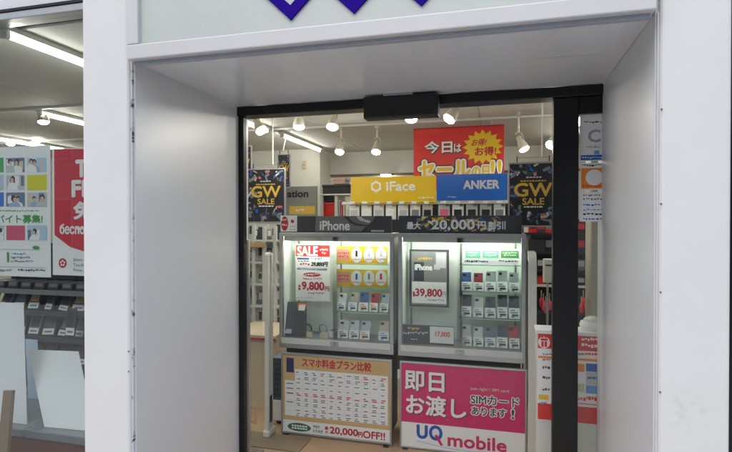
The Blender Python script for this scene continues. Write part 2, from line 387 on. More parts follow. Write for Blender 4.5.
obj('mounting_bracket', G().box(PX(383, YS), PX(412, YS), YS+.006, YD-.04, PZ(400, 95, YS), ZS-.001), SILVER, se)
obj('lens', G().box(PX(370, YS), PX(431, YS), YS-.002, YS+.001, PZ(400, 115.5, YS), PZ(400, 111, YS)), mat('dark_lens', (8, 8, 9), .1), se)
dc = thing('smoke_detector', 'brown flattened dome detector under the ceiling behind the door header', 'detector', (PX(269, 3.2), 3.2, 2.3))
zd0 = PZ(269, 115, 3.2)
obj('bracket', G().box(PX(265, 3.2), PX(273, 3.2), 3.19, 3.23, zd0+.05, ZC), BLACKP, dc)
obj('housing', G().prism([(PX(262, 3.2), zd0), (PX(274, 3.2), zd0), (PX(279, 3.2), zd0+.045), (PX(279, 3.2), zd0+.06), (PX(258, 3.2), zd0+.06), (PX(258, 3.2), zd0+.045)], 3.15, 3.27), mat('detector_brown', (104, 92, 66), .5), dc, bevel=.004)

# stickers on the side pane
YK = YD+.006
t, _ = sheet('door_sticker', 'tall white card payment sticker with grey rounded logo at top of door pane', 'sticker', 579.5, 114.5, 606, 161, YK, PAPER, .001)
LT(t, 'C', 588, 130, 600, 142, YK, mat('print_blue_grey', (150, 158, 168), .5), .0025); DASH(t, dashes(584, 602, 121.5, 1.6), YK, INK); DASH(t, dashes(586, 600, 146.5, 1.2), YK, GREYP)
RC(t, 594, 150.5, 599, 154.5, YK, CYAN); RC(t, 580.5, 155, 605, 160, YK, BLUE, 'blue_band'); DASH(t, dashes(582, 603, 157, 1.3, 1, 2), YK, PAPER)
t, _ = sheet('door_sticker', 'square orange and white sticker in middle of door pane', 'sticker', 580, 163, 606, 190, YK, PAPER, .001)
RC(t, 581, 168, 605, 188.5, YK, ORANGE, 'orange_panel'); DASH(t, dashes(582, 603, 164.5, 1.8), YK, INK); DASH(t, dashes(582.5, 602, 185.3, 1.8), YK, RED)
obj('white_disc', G().disc(PX(594, YK), YK-layer(t), PZ(594, 177.5, YK), .042, .042, 24), PAPER, t)
t, _ = sheet('door_sticker', 'lowest white door sticker printed with rows of small payment marks', 'sticker', 579.5, 192, 606, 221.5, YK, PAPER, .001)
for v, m in ((194.5, GREYP), (198, GREYP), (204, BLUE), (209, CYAN), (213, INK), (218, BLUE)): DASH(t, dashes(583, 602, v, 1.7, 1.5, 4, 1.4), YK, m)

# ================================================================== LEFT SHOP WINDOW
YW = 2.02
wx1 = PX(84.5, YF) + .02
wt = thing('shop_window', 'large clear shop window with thin metal head frame left of the pillar', 'window', (-4, YW, .3))
zh = PZ(40, 13, YW)
obj('head_frame', G().box(-7.15, wx1, YW-.04, YW+.05, zh-.035, zh), SILVER, wt, bevel=.003)
obj('head_gasket', G().box(-7.15, wx1, YW-.045, YW+.03, zh+.001, zh+.014), BLACK, wt)
obj('head_panel', G().box(-7.15, wx1, YW-.02, YW+.10, zh+.015, 2.80), JAMB, wt)
obj('pane', G().box(-4.2, wx1, YW, YW+.008, .335, zh-.036), GLASSW, wt)
obj('pane', G().box(-7.15, -4.21, YW, YW+.008, .335, zh-.036), GLASSW, wt)
obj('sill_frame', G().box(-7.15, wx1, YW-.03, YW+.05, .30, .334), SILVER, wt, bevel=.003)
rw = thing('shop_window', 'clear shop window at the far right beyond the right pillar', 'window', (2, YW, .3))
rx0 = PX(730, YF) - .02
obj('head_frame', G().box(rx0, 3.35, YW-.04, YW+.05, zh-.035, zh), SILVER, rw)
obj('head_panel', G().box(rx0, 3.35, YW-.02, YW+.10, zh+.001, 2.80), JAMB, rw)
obj('side_frame', G().box(rx0+.02, rx0+.07, YW-.035, YW+.05, .335, zh-.036), BLACK, rw, bevel=.003)
obj('pane', G().box(rx0+.07, 3.35, YW, YW+.008, .335, zh-.036), GLASSW, rw)
obj('sill_frame', G().box(rx0, 3.35, YW-.03, YW+.05, .30, .334), SILVER, rw)

YP = YW + .022                            # posters hang just behind the glass
t, _ = sheet('recruit_poster', 'white staff recruitment poster with photo grid and green heading inside left window', 'poster', -34, 147, 50.5, 276, YP, PAPER, .002)
LT(t, 'アルバイト募集!', -20, 215, 42.5, 223, YP, GREEN, .0016)
DASH(t, dashes(-20, 40, 210.2, 1.6), YP, GREEN)
cols = [(-32, -18), (-15, 4), (6.5, 25), (27.5, 47)]
rows = [(158, 172.5), (175, 190), (192.5, 206.5), (225.5, 240)]
SOLID = {(1, 3): 'Y', (2, 1): 'B', (3, 2): 'P', (0, 1): 'G', (1, 0): 'P', (2, 0): 'G'}
YELP = mat('poster_yellow', (206, 200, 54), .55); BLUP = mat('poster_blue', (62, 116, 196), .55); PNKP = mat('poster_pink', (200, 84, 108), .55); GRNP = mat('poster_green', (84, 160, 96), .55)
def photo_print(t, u0, v0, u1, v1, Y):
    """small printed staff photograph: pale room, white shirt, face and dark hair, all flat print"""
    top = [LAYER.get(t.name, 0)]
    RC(t, u0, v0, u1, v1, Y, random.choice([LGREY, mat('print_ice', (176, 196, 208), .55), STEEL]), 'photo_print')
    du, dv = u1-u0, v1-v0
    def poly(pts, m):
        top[0] += .3; yy = Y-(top[0]+1)*.0001; cl = lambda p: (min(u1, max(u0, p[0])), min(v1, max(v0, p[1])))
        obj('photo_print', G().add([(PX(cl(p)[0], Y), yy, PZ(cl(p)[0], cl(p)[1], Y)) for p in pts], [tuple(range(len(pts)))]), m, t)
    for k in range(5):
        a, ww, h = random.uniform(0, .85), random.uniform(.08, .3), random.uniform(.3, .9); q = random.uniform(0, .4)
        poly([(u0+du*a, v0+dv*(q+h)), (u0+du*(a+ww), v0+dv*(q+h)), (u0+du*(a+ww), v0+dv*q), (u0+du*a, v0+dv*q)], random.choice([STEEL, LGREY, GREYP, PAPER, mat('print_ice', (176, 196, 208), .55), BEIGE]))
    for k in range(random.choice([1, 2, 2])):
        cx = u0+du*random.uniform(.2, .8); cy = v0+dv*random.uniform(.28, .5); f = random.uniform(.75, 1.25); lean = random.uniform(-.15, .15)*du
        poly([(cx-du*.3*f, v1), (cx+du*.3*f, v1), (cx+du*.24*f, cy+dv*.3), (cx+lean, cy+dv*.16), (cx-du*.22*f, cy+dv*.32)], random.choice([PAPER, LGREY, PAPER, mat('print_shirt_blue', (150, 170, 196), .55)]))
        ring = [-j*math.pi/5 for j in range(10)]
        poly([(cx-lean*.3+du*.12*f*math.cos(a), cy-dv*.05-dv*.2*f*math.sin(a)) for a in ring], random.choice([SLATE, mat('print_hair', (62, 50, 46), .55)]))
        poly([(cx+lean*.4+du*.085*f*math.cos(a), cy+dv*.03-dv*.15*f*math.sin(a)) for a in ring], SKIN)
for r, (v0, v1) in enumerate(rows):
    for c, (u0, u1) in enumerate(cols):
        k = SOLID.get((r, c))
        if k: RC(t, u0, v0, u1, v1, YP, {'Y': YELP, 'B': BLUP, 'P': PNKP, 'G': GRNP}[k], 'colour_block')
        else: photo_print(t, u0, v0, u1, v1, YP)
DASH(t, [(-20, 249, 40, 249.5), (-30, 266.5, 46, 267)], YP, LGREY)
obj('green_pill', G().disc(PX(36, YP), YP-layer(t), PZ(36, 247.5, YP), .022, .009), GREEN, t)
DASH(t, [(7, 252, 9, 262)], YP, GREEN)
for v, a, c in ((253, 12, 26), (256.5, 11, 30), (260.5, 11, 33)): DASH(t, dashes(a, c, v, 1.6), YP, CYAN if v < 254 else GREYP)
DASH(t, dashes(-28, 12, 269, 2), YP, GREYP); DASH(t, dashes(18, 46, 269.3, 2), YP, SLATE)

t, (px0, px1, pz0, pz1) = sheet('tax_free_poster', 'pinkish red tax free poster inside the window beside the left pillar', 'poster', 52.5, 147.5, 122, 276, YP, PAPER, .002)
yy = YP-layer(t)
def pp(u, v): return (PX(u, YP), yy, PZ(u, v, YP))
obj('red_field', G().add([pp(54.5, 149), pp(54.5, 235), pp(70, 247), pp(86, 252), pp(120, 244), pp(120, 149)], [(0, 1, 2, 3, 4, 5)]), POSTRED, t)
LT(t, 'TAX', 76.5, 160, 112, 176, YP, PAPER, .005); LT(t, 'FREE', 72.5, 180.5, 117, 196, YP, PAPER, .005)
LT(t, '免税', 74, 202, 113, 219, YP, PAPER, .004); LT(t, 'беспошлинно', 60, 224, 118, 234, YP, PAPER, .002)
RC(t, 76, 227.2, 118, 229.6, YP, PAPER, 'white_streak')
cxm, czm = PX(62.5, YP), PZ(62.5, 263, YP)
obj('emblem_disc', G().disc(cxm, YP-layer(t), czm, .024, .024, 24), DRED, t)
g = G(); yy = YP-layer(t)
for k in range(5):
    a = R(90+72*k); g.disc(cxm+.011*math.cos(a), yy, czm+.011*math.sin(a), .0055, .0055, 10)
obj('emblem_petals', g, PAPER, t)
LT(t, 'Japan.', 73, 258, 83, 261.5, YP, GREYP); LT(t, 'Tax-free', 73, 263.5, 88, 266.5, YP, GREYP); LT(t, 'Shop', 73, 268.5, 82, 272, YP, GREYP)

# platform behind the window with leaning white boards
pz = .44
pf = thing('display_platform', 'low grey topped display platform standing inside the left window', 'platform', (-2.9, 2.3, 0))
obj('top', G().box(-4.6, -1.80, 2.25, 2.86, pz-.045, pz), mat('platform_grey', (112, 118, 124), .3, var=.06, vscale=4), pf, bevel=.006)
obj('front_board', G().box(-4.58, -1.82, 2.27, 2.295, 0, pz-.046), WOODR, pf)
for x in (-4.5, -1.9): obj('leg', G().box(x-.03, x+.03, 2.70, 2.76, 0, pz-.046), WOODR, pf)
def slab(name, label, cat, pts, th, m):
    """board given by its four corners, with real thickness along its own normal"""
    p = [Vector(q) for q in pts]; nrm = (p[1]-p[0]).cross(p[3]-p[0]).normalized()
    base = (p[0]+p[1])/2
    g = G().add(p + [q - nrm*th for q in p], [(0,1,2,3), (7,6,5,4), (0,4,5,1), (1,5,6,2), (2,6,7,3), (3,7,4,0)])
    return tag(obj(name, g, m, org=base, bevel=.0015), label, cat)
def bp(u, v, Y): return (PX(u, Y), Y, PZ(u, v, Y))
def onp(u, Y, h=0): return (PX(u, Y), Y, pz+h)
slab('leaning_board', 'tall plain white board leaning at far left edge of the window', 'board',
     [onp(-22, 2.31, .001), onp(25.5, 2.31, .001), bp(22.5, 303, 2.42), bp(-22, 302, 2.42)], .006, BOARDW)
slab('leaning_board', 'slanting plain white board on the platform nearest the pillar', 'board',
     [onp(43, 2.31, .001), onp(94, 2.33, .001), bp(77.5, 351.5, 2.54), bp(27, 349.5, 2.51)], .006, BOARDW)
slab('price_card', 'small pale blue card peeking out between the two white boards', 'card',
     [onp(27, 2.66, .001), onp(40, 2.66, .001), bp(36.5, 340, 2.72), bp(24.5, 339, 2.72)], .003, mat('card_blue', (176, 200, 222), .6))
slab('wooden_easel', 'tan wooden easel leg leaning at the lower left of the window', 'easel',
     [bp(-6, 470, 2.12), bp(4, 470, 2.12), bp(11, 391, 2.16), bp(2, 391, 2.16)], .02, WOODT)

# racks of carded accessories behind the window
DARKSH = mat('rack_dark_steel', (34, 34, 36), .5, var=.1, vscale=6)
YR = 3.05
rk = thing('accessory_rack', 'dark steel rack of carded accessories behind the left window posters', 'rack', (PX(40, YR), YR+.2, 0))
rxa, rxb = PX(-30, YR), PX(100, YR)
obj('back_panel', G().box(rxa, rxb, YR+.40, YR+.42, .1, 1.42), DARKSH, rk)
for x in (rxa, (rxa+rxb)/2, rxb): obj('upright', G().box(x-.02, x+.02, YR+.36, YR+.40, 0, 1.45), DARKSH, rk)
shelfz = []
for v in (291, 312, 338, 366):
    z = PZ(50, v, YR); shelfz.append(z)
    o = obj('shelf', G().box(rxa, rxb, YR, YR+.38, z-.018, z), DARKSH, rk, bevel=.002)
    obj('price_rail', G().box(rxa, rxb, YR-.008, YR-.001, z-.03, z+.006), GREYP if v == 291 else SLATE, o)
obj('base', G().box(rxa, rxb, YR, YR+.38, 0, .12), DARKSH, rk)
def pack_mesh(w_, h_, th_, lean):
    g = G(); g.add([(-w_/2, 0, 0), (w_/2, 0, 0), (w_/2, lean, h_), (-w_/2, lean, h_), (-w_/2, th_, 0), (w_/2, th_, 0), (w_/2, lean+th_, h_), (-w_/2, lean+th_, h_)],
        [(0,1,2,3), (7,6,5,4), (0,4,5,1), (1,5,6,2), (2,6,7,3), (3,7,4,0)]); return g
def pack_print(w_, h_, th_, lean, a0, a1, b0, b1, dy=.0006):
    def q(a, b_): return (-w_/2+w_*a, lean*b_-dy, h_*b_)
    return G().add([q(a0, b0), q(a1, b0), q(a1, b1), q(a0, b1)], [(0,1,2,3)])
TONES = [mat('pack_grey_%d' % i, c, .4) for i, c in enumerate([(96,98,98), (76,80,84), (54,58,64), (116,114,106), (44,48,60), (34,34,36), (96,86,58)])]
PROTO = {}
def pack(key, w_, h_, th_, lean, body, art, loc, label, group, name='accessory_pack', cat='package', price=True):
    k = (w_, h_, th_, lean, body.name, art.name, price, name)
    if k not in PROTO:
        o = obj(name, pack_mesh(w_, h_, th_, lean), body, bevel=.002)
        ORG[o.name] = Vector((0, 0, 0))
        obj('picture', pack_print(w_, h_, th_, lean, .14, .86, .36, .9), art, o)
        if price:
            pl = obj('price_label', pack_print(w_, h_, th_, lean, .06, .94, .04, .3, .0009), PAPER, o)
            obj('price_print', pack_print(w_, h_, th_, lean, .2, .8, .12, .2, .0013), GREYP, pl)
        PROTO[k] = o
    else: o = copy_tree(PROTO[k])
    o.location = loc; return tag(o, label, cat, group)
ORD = ['first', 'second', 'third', 'fourth', 'fifth', 'sixth', 'seventh', 'eighth', 'ninth', 'tenth', 'eleventh', 'twelfth']
for r, z in enumerate(shelfz[1:]):
    n = 8
    for i in range(n):
        x = rxa + .05 + (rxb-rxa-.1)*(i+.5)/n
        pack(0, random.choice((.09, .105, .12)), random.choice((.125, .15, .165)), .02, .05, random.choice(TONES), random.choice(TONES + [STEEL, SLATE, TAN]), (x, YR+.06, z+.001),
             '%s carded accessory from the left on the %s row of the dark window rack' % (ORD[i], ['upper', 'middle', 'lowest'][r]), 'carded accessories behind the window').rotation_euler = (R(random.uniform(-6, 2)), R(random.uniform(-4, 4)), R(random.uniform(-14, 14)))
for i in range(9):
    x = rxa + .03 + (rxb-rxa-.06)*(i+.5)/9
    pack(1, .10, .05, .16, .01, TONES[2], TONES[3], (x, YR+.05, shelfz[0]+.001), '%s flat grey box from the left on top shelf of the window rack' % ORD[i], 'flat boxes on the rack top shelf', 'flat_box', 'box', False)
pack(2, .085, .20, .01, .02, SLATE, INK, (PX(69, YR-.03), YR-.03, shelfz[2]+.03), 'black notice card standing in front of the window rack', None, 'notice_card', 'card', True)

# ================================================================== CEILING LAMPS
def tube_lamp(x, y0, y1, label):
    z = ZC
    t = thing('tube_lamp', label, 'lamp', (x, (y0+y1)/2, z), 'ceiling tube lamps')
    obj('base_channel', G().box(x-.035, x+.035, y0-.02, y1+.02, z-.03, z-.001), WHITEM, t, bevel=.004)
    g = G().tube([(x, y0, z-.045), (x, y0+.005, z-.045), (x, y1-.005, z-.045), (x, y1, z-.045)], .016, 10)
    obj('tube', g, TUBE, t, smooth=True)
    for y in (y0-.012, y1-.012): obj('end_cap', G().box(x-.02, x+.02, y, y+.024, z-.066, z-.0305), WHITEM, t)
tube_lamp(-2.50, 2.10, 3.05, 'lit ceiling tube lamp nearest the left shop window')
tube_lamp(-2.44, 3.95, 5.05, 'lit ceiling tube lamp seen beside the left door post')
tube_lamp(-2.40, 5.36, 6.60, 'lit ceiling tube lamp over the white back wall corner')
tube_lamp(-4.02, 3.70, 4.90, 'lit ceiling tube lamp seen through the left window beside a spot lamp')
tube_lamp(-5.75, 4.60, 5.80, 'lit ceiling tube lamp at far left of the shop ceiling')
tube_lamp(.95, 3.9, 5.05, 'added unseen ceiling tube lamp over the right front aisle')  # lamp out of view, added to brighten the right goods rack
tube_lamp(.75, 5.2, 6.4, 'ceiling tube lamp over the right rear aisle')
def rail(x0, x1, y, label):
    t = thing('lighting_rail', label, 'rail', ((x0+x1)/2, y, ZC), 'ceiling lighting rails')
    obj('track', G().box(x0, x1, y-.017, y+.017, ZC-.022, ZC-.001), WHITEM, t, bevel=.002)
    for x in (x0-.02, x1): obj('end_cap', G().box(x, x+.02, y-.019, y+.019, ZC-.024, ZC-.002), WHITEM, t)
rail(-6.2, 2.4, 3.66, 'white lighting rail along the ceiling just inside the entrance')
rail(-6.2, 2.4, 5.15, 'white lighting rail across the middle of the ceiling')
SPOTC = mat('spot_housing', (196, 188, 168), .45)
def spot(u, v, Y, aim, label, r=.049):
    """spot lamp on a stem from the rail; (u, v) is the centre of its lens"""
    c = Vector((PX(u, Y), Y, PZ(u, v, Y))); a = Vector(aim).normalized(); back = c - a*.125
    t = thing('spot_lamp', label, 'lamp', (c.x, c.y, ZC), 'ceiling spot lamps')
    top = Vector((back.x, back.y+.0, ZC-.001)); el = back + Vector((0, 0, .05))
    obj('stem', G().tube([top, el], .009, 8), SPOTC, t); obj('rail_adapter', G().box(top.x-.018, top.x+.018, top.y-.04, top.y+.04, ZC-.05, ZC-.0225), SPOTC, t, bevel=.003)
    obj('housing', G().tube([back+a*-.005, back, back+a*.04, back+a*.05, back+a*.095, back+a*.115, back+a*.123], [.02, .024, .026, .032, r*.93, r, r*.99], 20, cap=True), SPOTC, t, smooth=True)
    g = G().tube([c+a*.0005, c+a*.008, c+a*.017, c+a*.021], [r*.9, r*.86, r*.6, r*.1], 20); obj('lens', g, BULB, t, smooth=True)
    obj('yoke', G().tube([back+Vector((-.03, 0, .03)), el, back+Vector((.03, 0, .03)), back+a*.05+Vector((.032, 0, 0))], .005, 6), SPOTC, t)
spot(261.5, 130.5, 3.75, (.62, -.25, -.8), 'tilted lit spot lamp next to the left door post')
spot(299, 127, 3.9, (.02, -.1, -1), 'shaded lit spot lamp above the long ceiling tube')
spot(332.5, 127, 3.9, (0, -.45, -1), 'round lit spot lamp just left of the door sensor')
spot(339.5, 152, 5.15, (0, -.5, -1), 'lower left of two small lit spot lamps over the yellow header')
spot(376, 152, 5.15, (0, -.45, -1), 'lower right of two small lit spot lamps over the yellow header')
spot(411, 119, 3.75, (0, -.45, -1), 'lit spot lamp peeping out under the door sensor')
spot(449, 119, 3.75, (-.5, -.35, -.75), 'white tilted spot lamp right of the door sensor')
spot(524, 149, 4.9, (.35, -.15, -.8), 'tilted lit spot lamp above the right hanging poster')
spot(551, 145, 4.6, (-.3, -.5, -.7), 'lit spot lamp half hidden by the black door stile')
spot(44, 122, 3.75, (.1, -.05, -1), 'beige spot lamp with downward lens seen through left window')
spot(11, 144, 5.1, (0, -.05, -1), 'small spot lamp lowest at left edge of window')
spot(37, 141, 5.1, (.6, -.2, -.7), 'small tilted spot lamp just above the recruitment poster')
spot(-20, 142, 5.1, (.0, -.2, -.9), 'spot lamp beyond left edge of the window view')

# ================================================================== GLASS SHOWCASES
YC = 3.60
def z_at(v, u=400, Y=YC): return PZ(u, v, Y)
CZ0, CZ1 = PZ(336, 351.5, YC), PZ(336, 233, YC)
def showcase(u0, u1, label, usplit):
    x0, x1 = PX(u0, YC), PX(u1, YC); y0, y1 = YC, YC+.30
    t = thing('glass_showcase', label, 'showcase', ((x0+x1)/2, YC+.2, 0), 'lockable glass showcases')
    obj('top_frame', G().box(x0, x1, y0, y1, CZ1-.028, CZ1), SILVER, t, bevel=.003)
    obj('bottom_frame', G().box(x0, x1, y0, y1, CZ0, CZ0+.075), SILVER, t, bevel=.003)
    obj('bottom_rail', G().box(x0+.02, x1-.02, y0-.006, y0-.001, CZ0+.035, CZ0+.08), WHITEM, t, bevel=.002)
    for x in (x0, x1-.028): obj('side_post', G().box(x, x+.028, y0, y0+.03, CZ0+.076, CZ1-.029), SILVER, t, bevel=.003)
    for x in (x0+.001, x1-.022): obj('end_panel', G().box(x, x+.021, y0+.031, y1, CZ0+.076, CZ1-.029), PEG, t)
    obj('back_board', G().box(x0+.022, x1-.022, y1-.02, y1, CZ0+.076, CZ1-.029), PEG, t)
    xm = (x0+x1)/2
    obj('sliding_pane', G().box(x0+.03, xm+.02, y0+.008, y0+.013, CZ0+.08, CZ1-.03), GLASS, t)
    obj('sliding_pane', G().box(xm-.02, x1-.03, y0+.019, y0+.024, CZ0+.08, CZ1-.03), GLASS, t)
    lk = obj('lock', G().tube([(xm, y0-.006, CZ0+.058), (xm, y0-.03, CZ0+.058)], .011, 12), SILVER, t)
    obj('lock_plate', G().box(xm-.03, xm+.03, y0-.012, y0-.007, CZ0+.045, CZ0+.072), SILVER, lk)
    obj('lamp_cover', G().box(x0+.03, x1-.03, y0+.026, y0+.032, CZ1-.062, CZ1-.0285), WHITEM, t)
    obj('light_strip', G().box(x0+.04, x1-.04, y0+.036, y0+.060, CZ1-.042, CZ1-.0295), STRIP, t)
    xs = PX(usplit, y1-.03)
    for x in (x0+.05, xs, x1-.06):
        sp = obj('slotted_upright', G().box(x-.007, x+.007, y1-.028, y1-.0205, CZ0+.08, CZ1-.03), SILVER, t)
        g = G(); z = CZ0+.09
        while z < CZ1-.04: g.quad(x-.0025, x+.0025, y1-.0285, z, z+.009); z += .017
        o = obj('slot_holes', g, INK, sp); o['kind'] = 'stuff'
    obj('base', G().box(x0+.03, x1-.03, y0+.07, y1, .04, CZ0-.001), mat('case_base_dark', (58, 56, 52), .6), t)
    for x in (x0+.03, x1-.07): obj('foot', G().box(x, x+.04, y0+.05, y0+.09, 0, .039), BLACKP, t)
    return t, x0, x1
def gshelf(t, u0, u1, v, Y=YC):
    """glass shelf: front edge seen at v"""
    x0, x1 = PX(u0, Y+.06), PX(u1, Y+.06); z = PZ((u0+u1)/2, v, Y+.06)
    sh = obj('glass_shelf', G().box(x0, x1, Y+.0635, Y+.27, z-.006, z), GLASSS, t); obj('front_edge', G().box(x0, x1, Y+.06, Y+.063, z-.006, z), SHELFG, sh); return z
lc, lx0, lx1 = showcase(279, 393.5, 'left glass showcase with tablet, sale poster and boxed phones', 341)
rc, rx0_, rx1_ = showcase(398, 526, 'right glass showcase with rows of boxed phones on glass shelves', 461)
YI = YC + .09
# left case contents
z1 = gshelf(lc, 336, 389, 264); z2 = gshelf(lc, 336, 389, 287.5); z3 = gshelf(lc, 336, 389, 312.5); z4 = CZ0+.0765
for (va, vb, zz, word) in ((246.5, 263.5, z1, 'upper'), (269.5, 286.5, z2, 'lower')):
    um = 362; x0, x1 = PX(336.5, YI), PX(387.5, YI); zt_ = PZ(um, va, YI)
    t = thing('price_strip', '%s yellow strip with three round product pictures in the left showcase' % word, 'sign', ((x0+x1)/2, YI, zz))
    obj('board', G().box(x0, x1, YI, YI+.004, zz+.0005, zt_), YELLOW, t)
    vm = (va+vb)/2
    RC(t, 337.2, va+2, 349.5, vb-3.5, YI, mat('print_rose', (206, 140, 122), .5), 'picture')
    DASH(t, dashes(338, 349, va+5.5, 1.6, .8, 2) + dashes(338, 349, va+9, 1.6, .8, 2), YI, RED)
    DASH(t, dashes(339, 385, vb-2.2, 1, .8, 2.5), YI, ORANGE)
    for i, uc in enumerate((356.5, 369, 381)):
        cx = PX(uc, YI); dd = obj('round_picture', G().disc(cx, YI-layer(t), PZ(uc, vm, YI), .043, .058, 20), PAPER, t)
        obj('product_print', G().quad(cx-.008, cx+.008, YI-layer(t), PZ(uc, vm+1.5, YI), PZ(uc, vm-4.5, YI)), [[INK, LGREY, LGREY], [BLUE, GREYP, RED]][0 if va < 260 else 1][i], dd)
        DASH(t, dashes(uc-3.5, uc+4, vm+3.6, 1.7, .6, 1.4), YI, PINK)
def phone_pack(u, v0, v1, zshelf, phone, tagm, label, group, wpx=9.0, Y=YI):
    """upright phone in a clear stand with a white price tag in front"""
    x = PX(u, Y); um = u; ht = max(.05, PZ(u, v0, Y)-zshelf); ww = (PX(u+wpx/2, Y)-PX(u-wpx/2, Y))
    key = ('pp', round(ht, 2), phone.name, tagm.name, wpx)
    if key not in PROTO:
        o = obj('phone_body', pack_mesh(ww*.92, ht, .009, .035), phone, bevel=.003); o.name = 'boxed_phone'; ORG[o.name] = Vector((0,0,0))
        hp = .50
        st = obj('price_tag', G().add([(-ww/2, -.022, .002), (ww/2, -.022, .002), (ww/2, -.010, ht*hp), (-ww/2, -.010, ht*hp), (-ww/2, -.020, .002), (ww/2, -.020, .002), (ww/2, -.008, ht*hp), (-ww/2, -.008, ht*hp)],
            [(0,1,2,3), (7,6,5,4), (0,4,5,1), (1,5,6,2), (2,6,7,3), (3,7,4,0)]), PAPER, o)
        def q(a, b_): return (-ww/2+ww*a, -.022+.012*b_-.0008, .002+(ht*hp-.002)*b_)
        g = G()
        for (a0, a1, b0, b1) in ((.15, .55, .72, .82), (.12, .8, .5, .62), (.2, .5, .1, .2)): g.add([q(a0, b0), q(a1, b0), q(a1, b1), q(a0, b1)], [(0,1,2,3)])
        obj('tag_print', g, tagm, st)['kind'] = 'stuff'
        g = G().add([q(.25, .22), q(.85, .22), q(.85, .42), q(.25, .42)], [(0,1,2,3)]); obj('tag_print', g, SLATE, st)
        cam_ = obj('camera_bump', G().box(-ww*.36, -ww*.06, -.001+.028, .031, ht*.80, ht*.92), INK if phone is not INK else GREYP, o)
        cam_.location = (0, -.0035, 0)
        PROTO[key] = o
    else: o = copy_tree(PROTO[key])
    o.location = (x, Y+.02, zshelf+.001); o.rotation_euler = (0, 0, R(random.uniform(-7, 7))); q = random.uniform(.9, 1.04); o.scale = (random.uniform(.94, 1.04), 1, q); return tag(o, label, 'phone', group)
WHITEPH = mat('phone_white', (212, 214, 214), .3); BLUEPH = mat('phone_blue', (52, 92, 160), .3); REDPH = mat('phone_red', (190, 36, 38), .3)
DARKPH = mat('phone_graphite', (64, 70, 80), .28); GOLDPH = mat('phone_gold', (206, 194, 172), .3)
for i, (u, ph, tg, nm) in enumerate(((341, WHITEPH, CYAN, 'white'), (352.5, GOLDPH, CYAN, 'pale gold'), (363, BLUEPH, ORANGE, 'blue'), (373.5, REDPH, ORANGE, 'red'), (384, SILVP, GREEN, 'silver'))):
    phone_pack(u, 293.5, 312, z3, ph, tg, '%s phone with price tag on the upper phone shelf of the left showcase' % nm, 'phones in left showcase')
for i, (u, ph, tg) in enumerate(((342.5, WHITEPH, GREYP), (353.5, SILVP, GREYP), (364.5, SILVP, ORANGE), (383.5, GOLDPH, CYAN))):
    phone_pack(u, 321, 340, z4, ph, tg, '%s phone from the left on the floor of the left showcase' % ORD[i], 'phones in left showcase', 10)
YQ = YC + .14
t, _ = sheet('sale_poster', 'white price poster headed by red SALE band in the left showcase', 'poster', 295.5, 244.5, 330, 301, YQ, PAPER, .003)
RC(t, 295.8, 245, 329.7, 256.5, YQ, RED, 'red_band'); LT(t, 'SALE', 297.5, 246.5, 317.5, 255.5, YQ, PAPER, .003)
DASH(t, dashes(320, 328, 248.5, 2, .8, 2)+dashes(322, 326, 252, 2, .8, 2), YQ, PAPER)
DASH(t, [(297, 257.8, 309, 259.4)], YQ, SLATE); DASH(t, [(303, 257.8, 309, 259.4)], YQ, BLUE); DASH(t, dashes(311, 322, 258, 1.3), YQ, CYAN)
LT(t, '29,800円', 311, 262, 327, 266.5, YQ, INK, .0025, .2); DASH(t, dashes(300, 310, 263, 2.5, .8, 2), YQ, DRED); DASH(t, dashes(298, 309, 260.6, 1.2), YQ, GREYP)
RC(t, 297, 268, 327, 270, YQ, STEEL, 'steel_bar'); DASH(t, dashes(300, 325, 268.4, 1, .6, 1.5), YQ, PAPER)
obj('red_oval', G().disc(PX(312, YQ), YQ-layer(t), PZ(312, 274.5, YQ), .072, .016), DRED, t); DASH(t, dashes(305, 319, 273.6, 1.6, .6, 1.6), YQ, PAPER)
DASH(t, dashes(303, 322, 278, 1.8, .8, 2.2), YQ, PINK)
LT(t, '9,800', 302, 282, 324, 291, YQ, DRED, .003); LT(t, '円', 325, 286.5, 329, 291, YQ, DRED, .001); DASH(t, [(298.5, 285, 300.5, 287), (298.5, 287.7, 300.5, 290)], YQ, DRED)
DASH(t, dashes(308, 324, 292.5, 1.4, .8, 2), YQ, DRED); DASH(t, dashes(297, 315, 297, 1.2), YQ, LGREY)
# tablet and accessories
t = thing('tablet', 'dark grey tablet leaning upright in the left showcase', 'tablet', (PX(295, YC+.07), YC+.07, z4))
def lean_slab(t, name, u0, v0, u1, v1, Ya, Yb, th, m, bevel=.003):
    um = (u0+u1)/2; x0, x1 = PX(u0, Ya), PX(u1, Ya); za, zb_ = PZ(um, v1, Ya), PZ(um, v0, Yb); sx0, sx1 = PX(u0+1.6, Yb), PX(u1+.6, Yb)
    g = G().add([(x0, Ya, za), (x1, Ya, za), (sx1, Yb, zb_), (sx0, Yb, zb_), (x0, Ya+th, za), (x1, Ya+th, za), (sx1, Yb+th, zb_), (sx0, Yb+th, zb_)],
                [(0,1,2,3), (7,6,5,4), (0,4,5,1), (1,5,6,2), (2,6,7,3), (3,7,4,0)])
    return obj(name, g, m, t, bevel=bevel)
lean_slab(t, 'back_shell', 283.5, 302, 306, 336, YC+.05, YC+.11, .008, DARKPH)
lean_slab(t, 'price_sticker', 296.5, 303.5, 305.5, 313.5, YC+.0915, YC+.1065, .0006, ORANGE, 0)
lean_slab(t, 'price_sticker', 298, 305, 304.5, 310.5, YC+.095, YC+.1035, .0006, PAPER, 0)
lean_slab(t, 'serial_sticker', 284.5, 329, 291, 333.5, YC+.0515, YC+.0605, .0006, LGREY, 0)
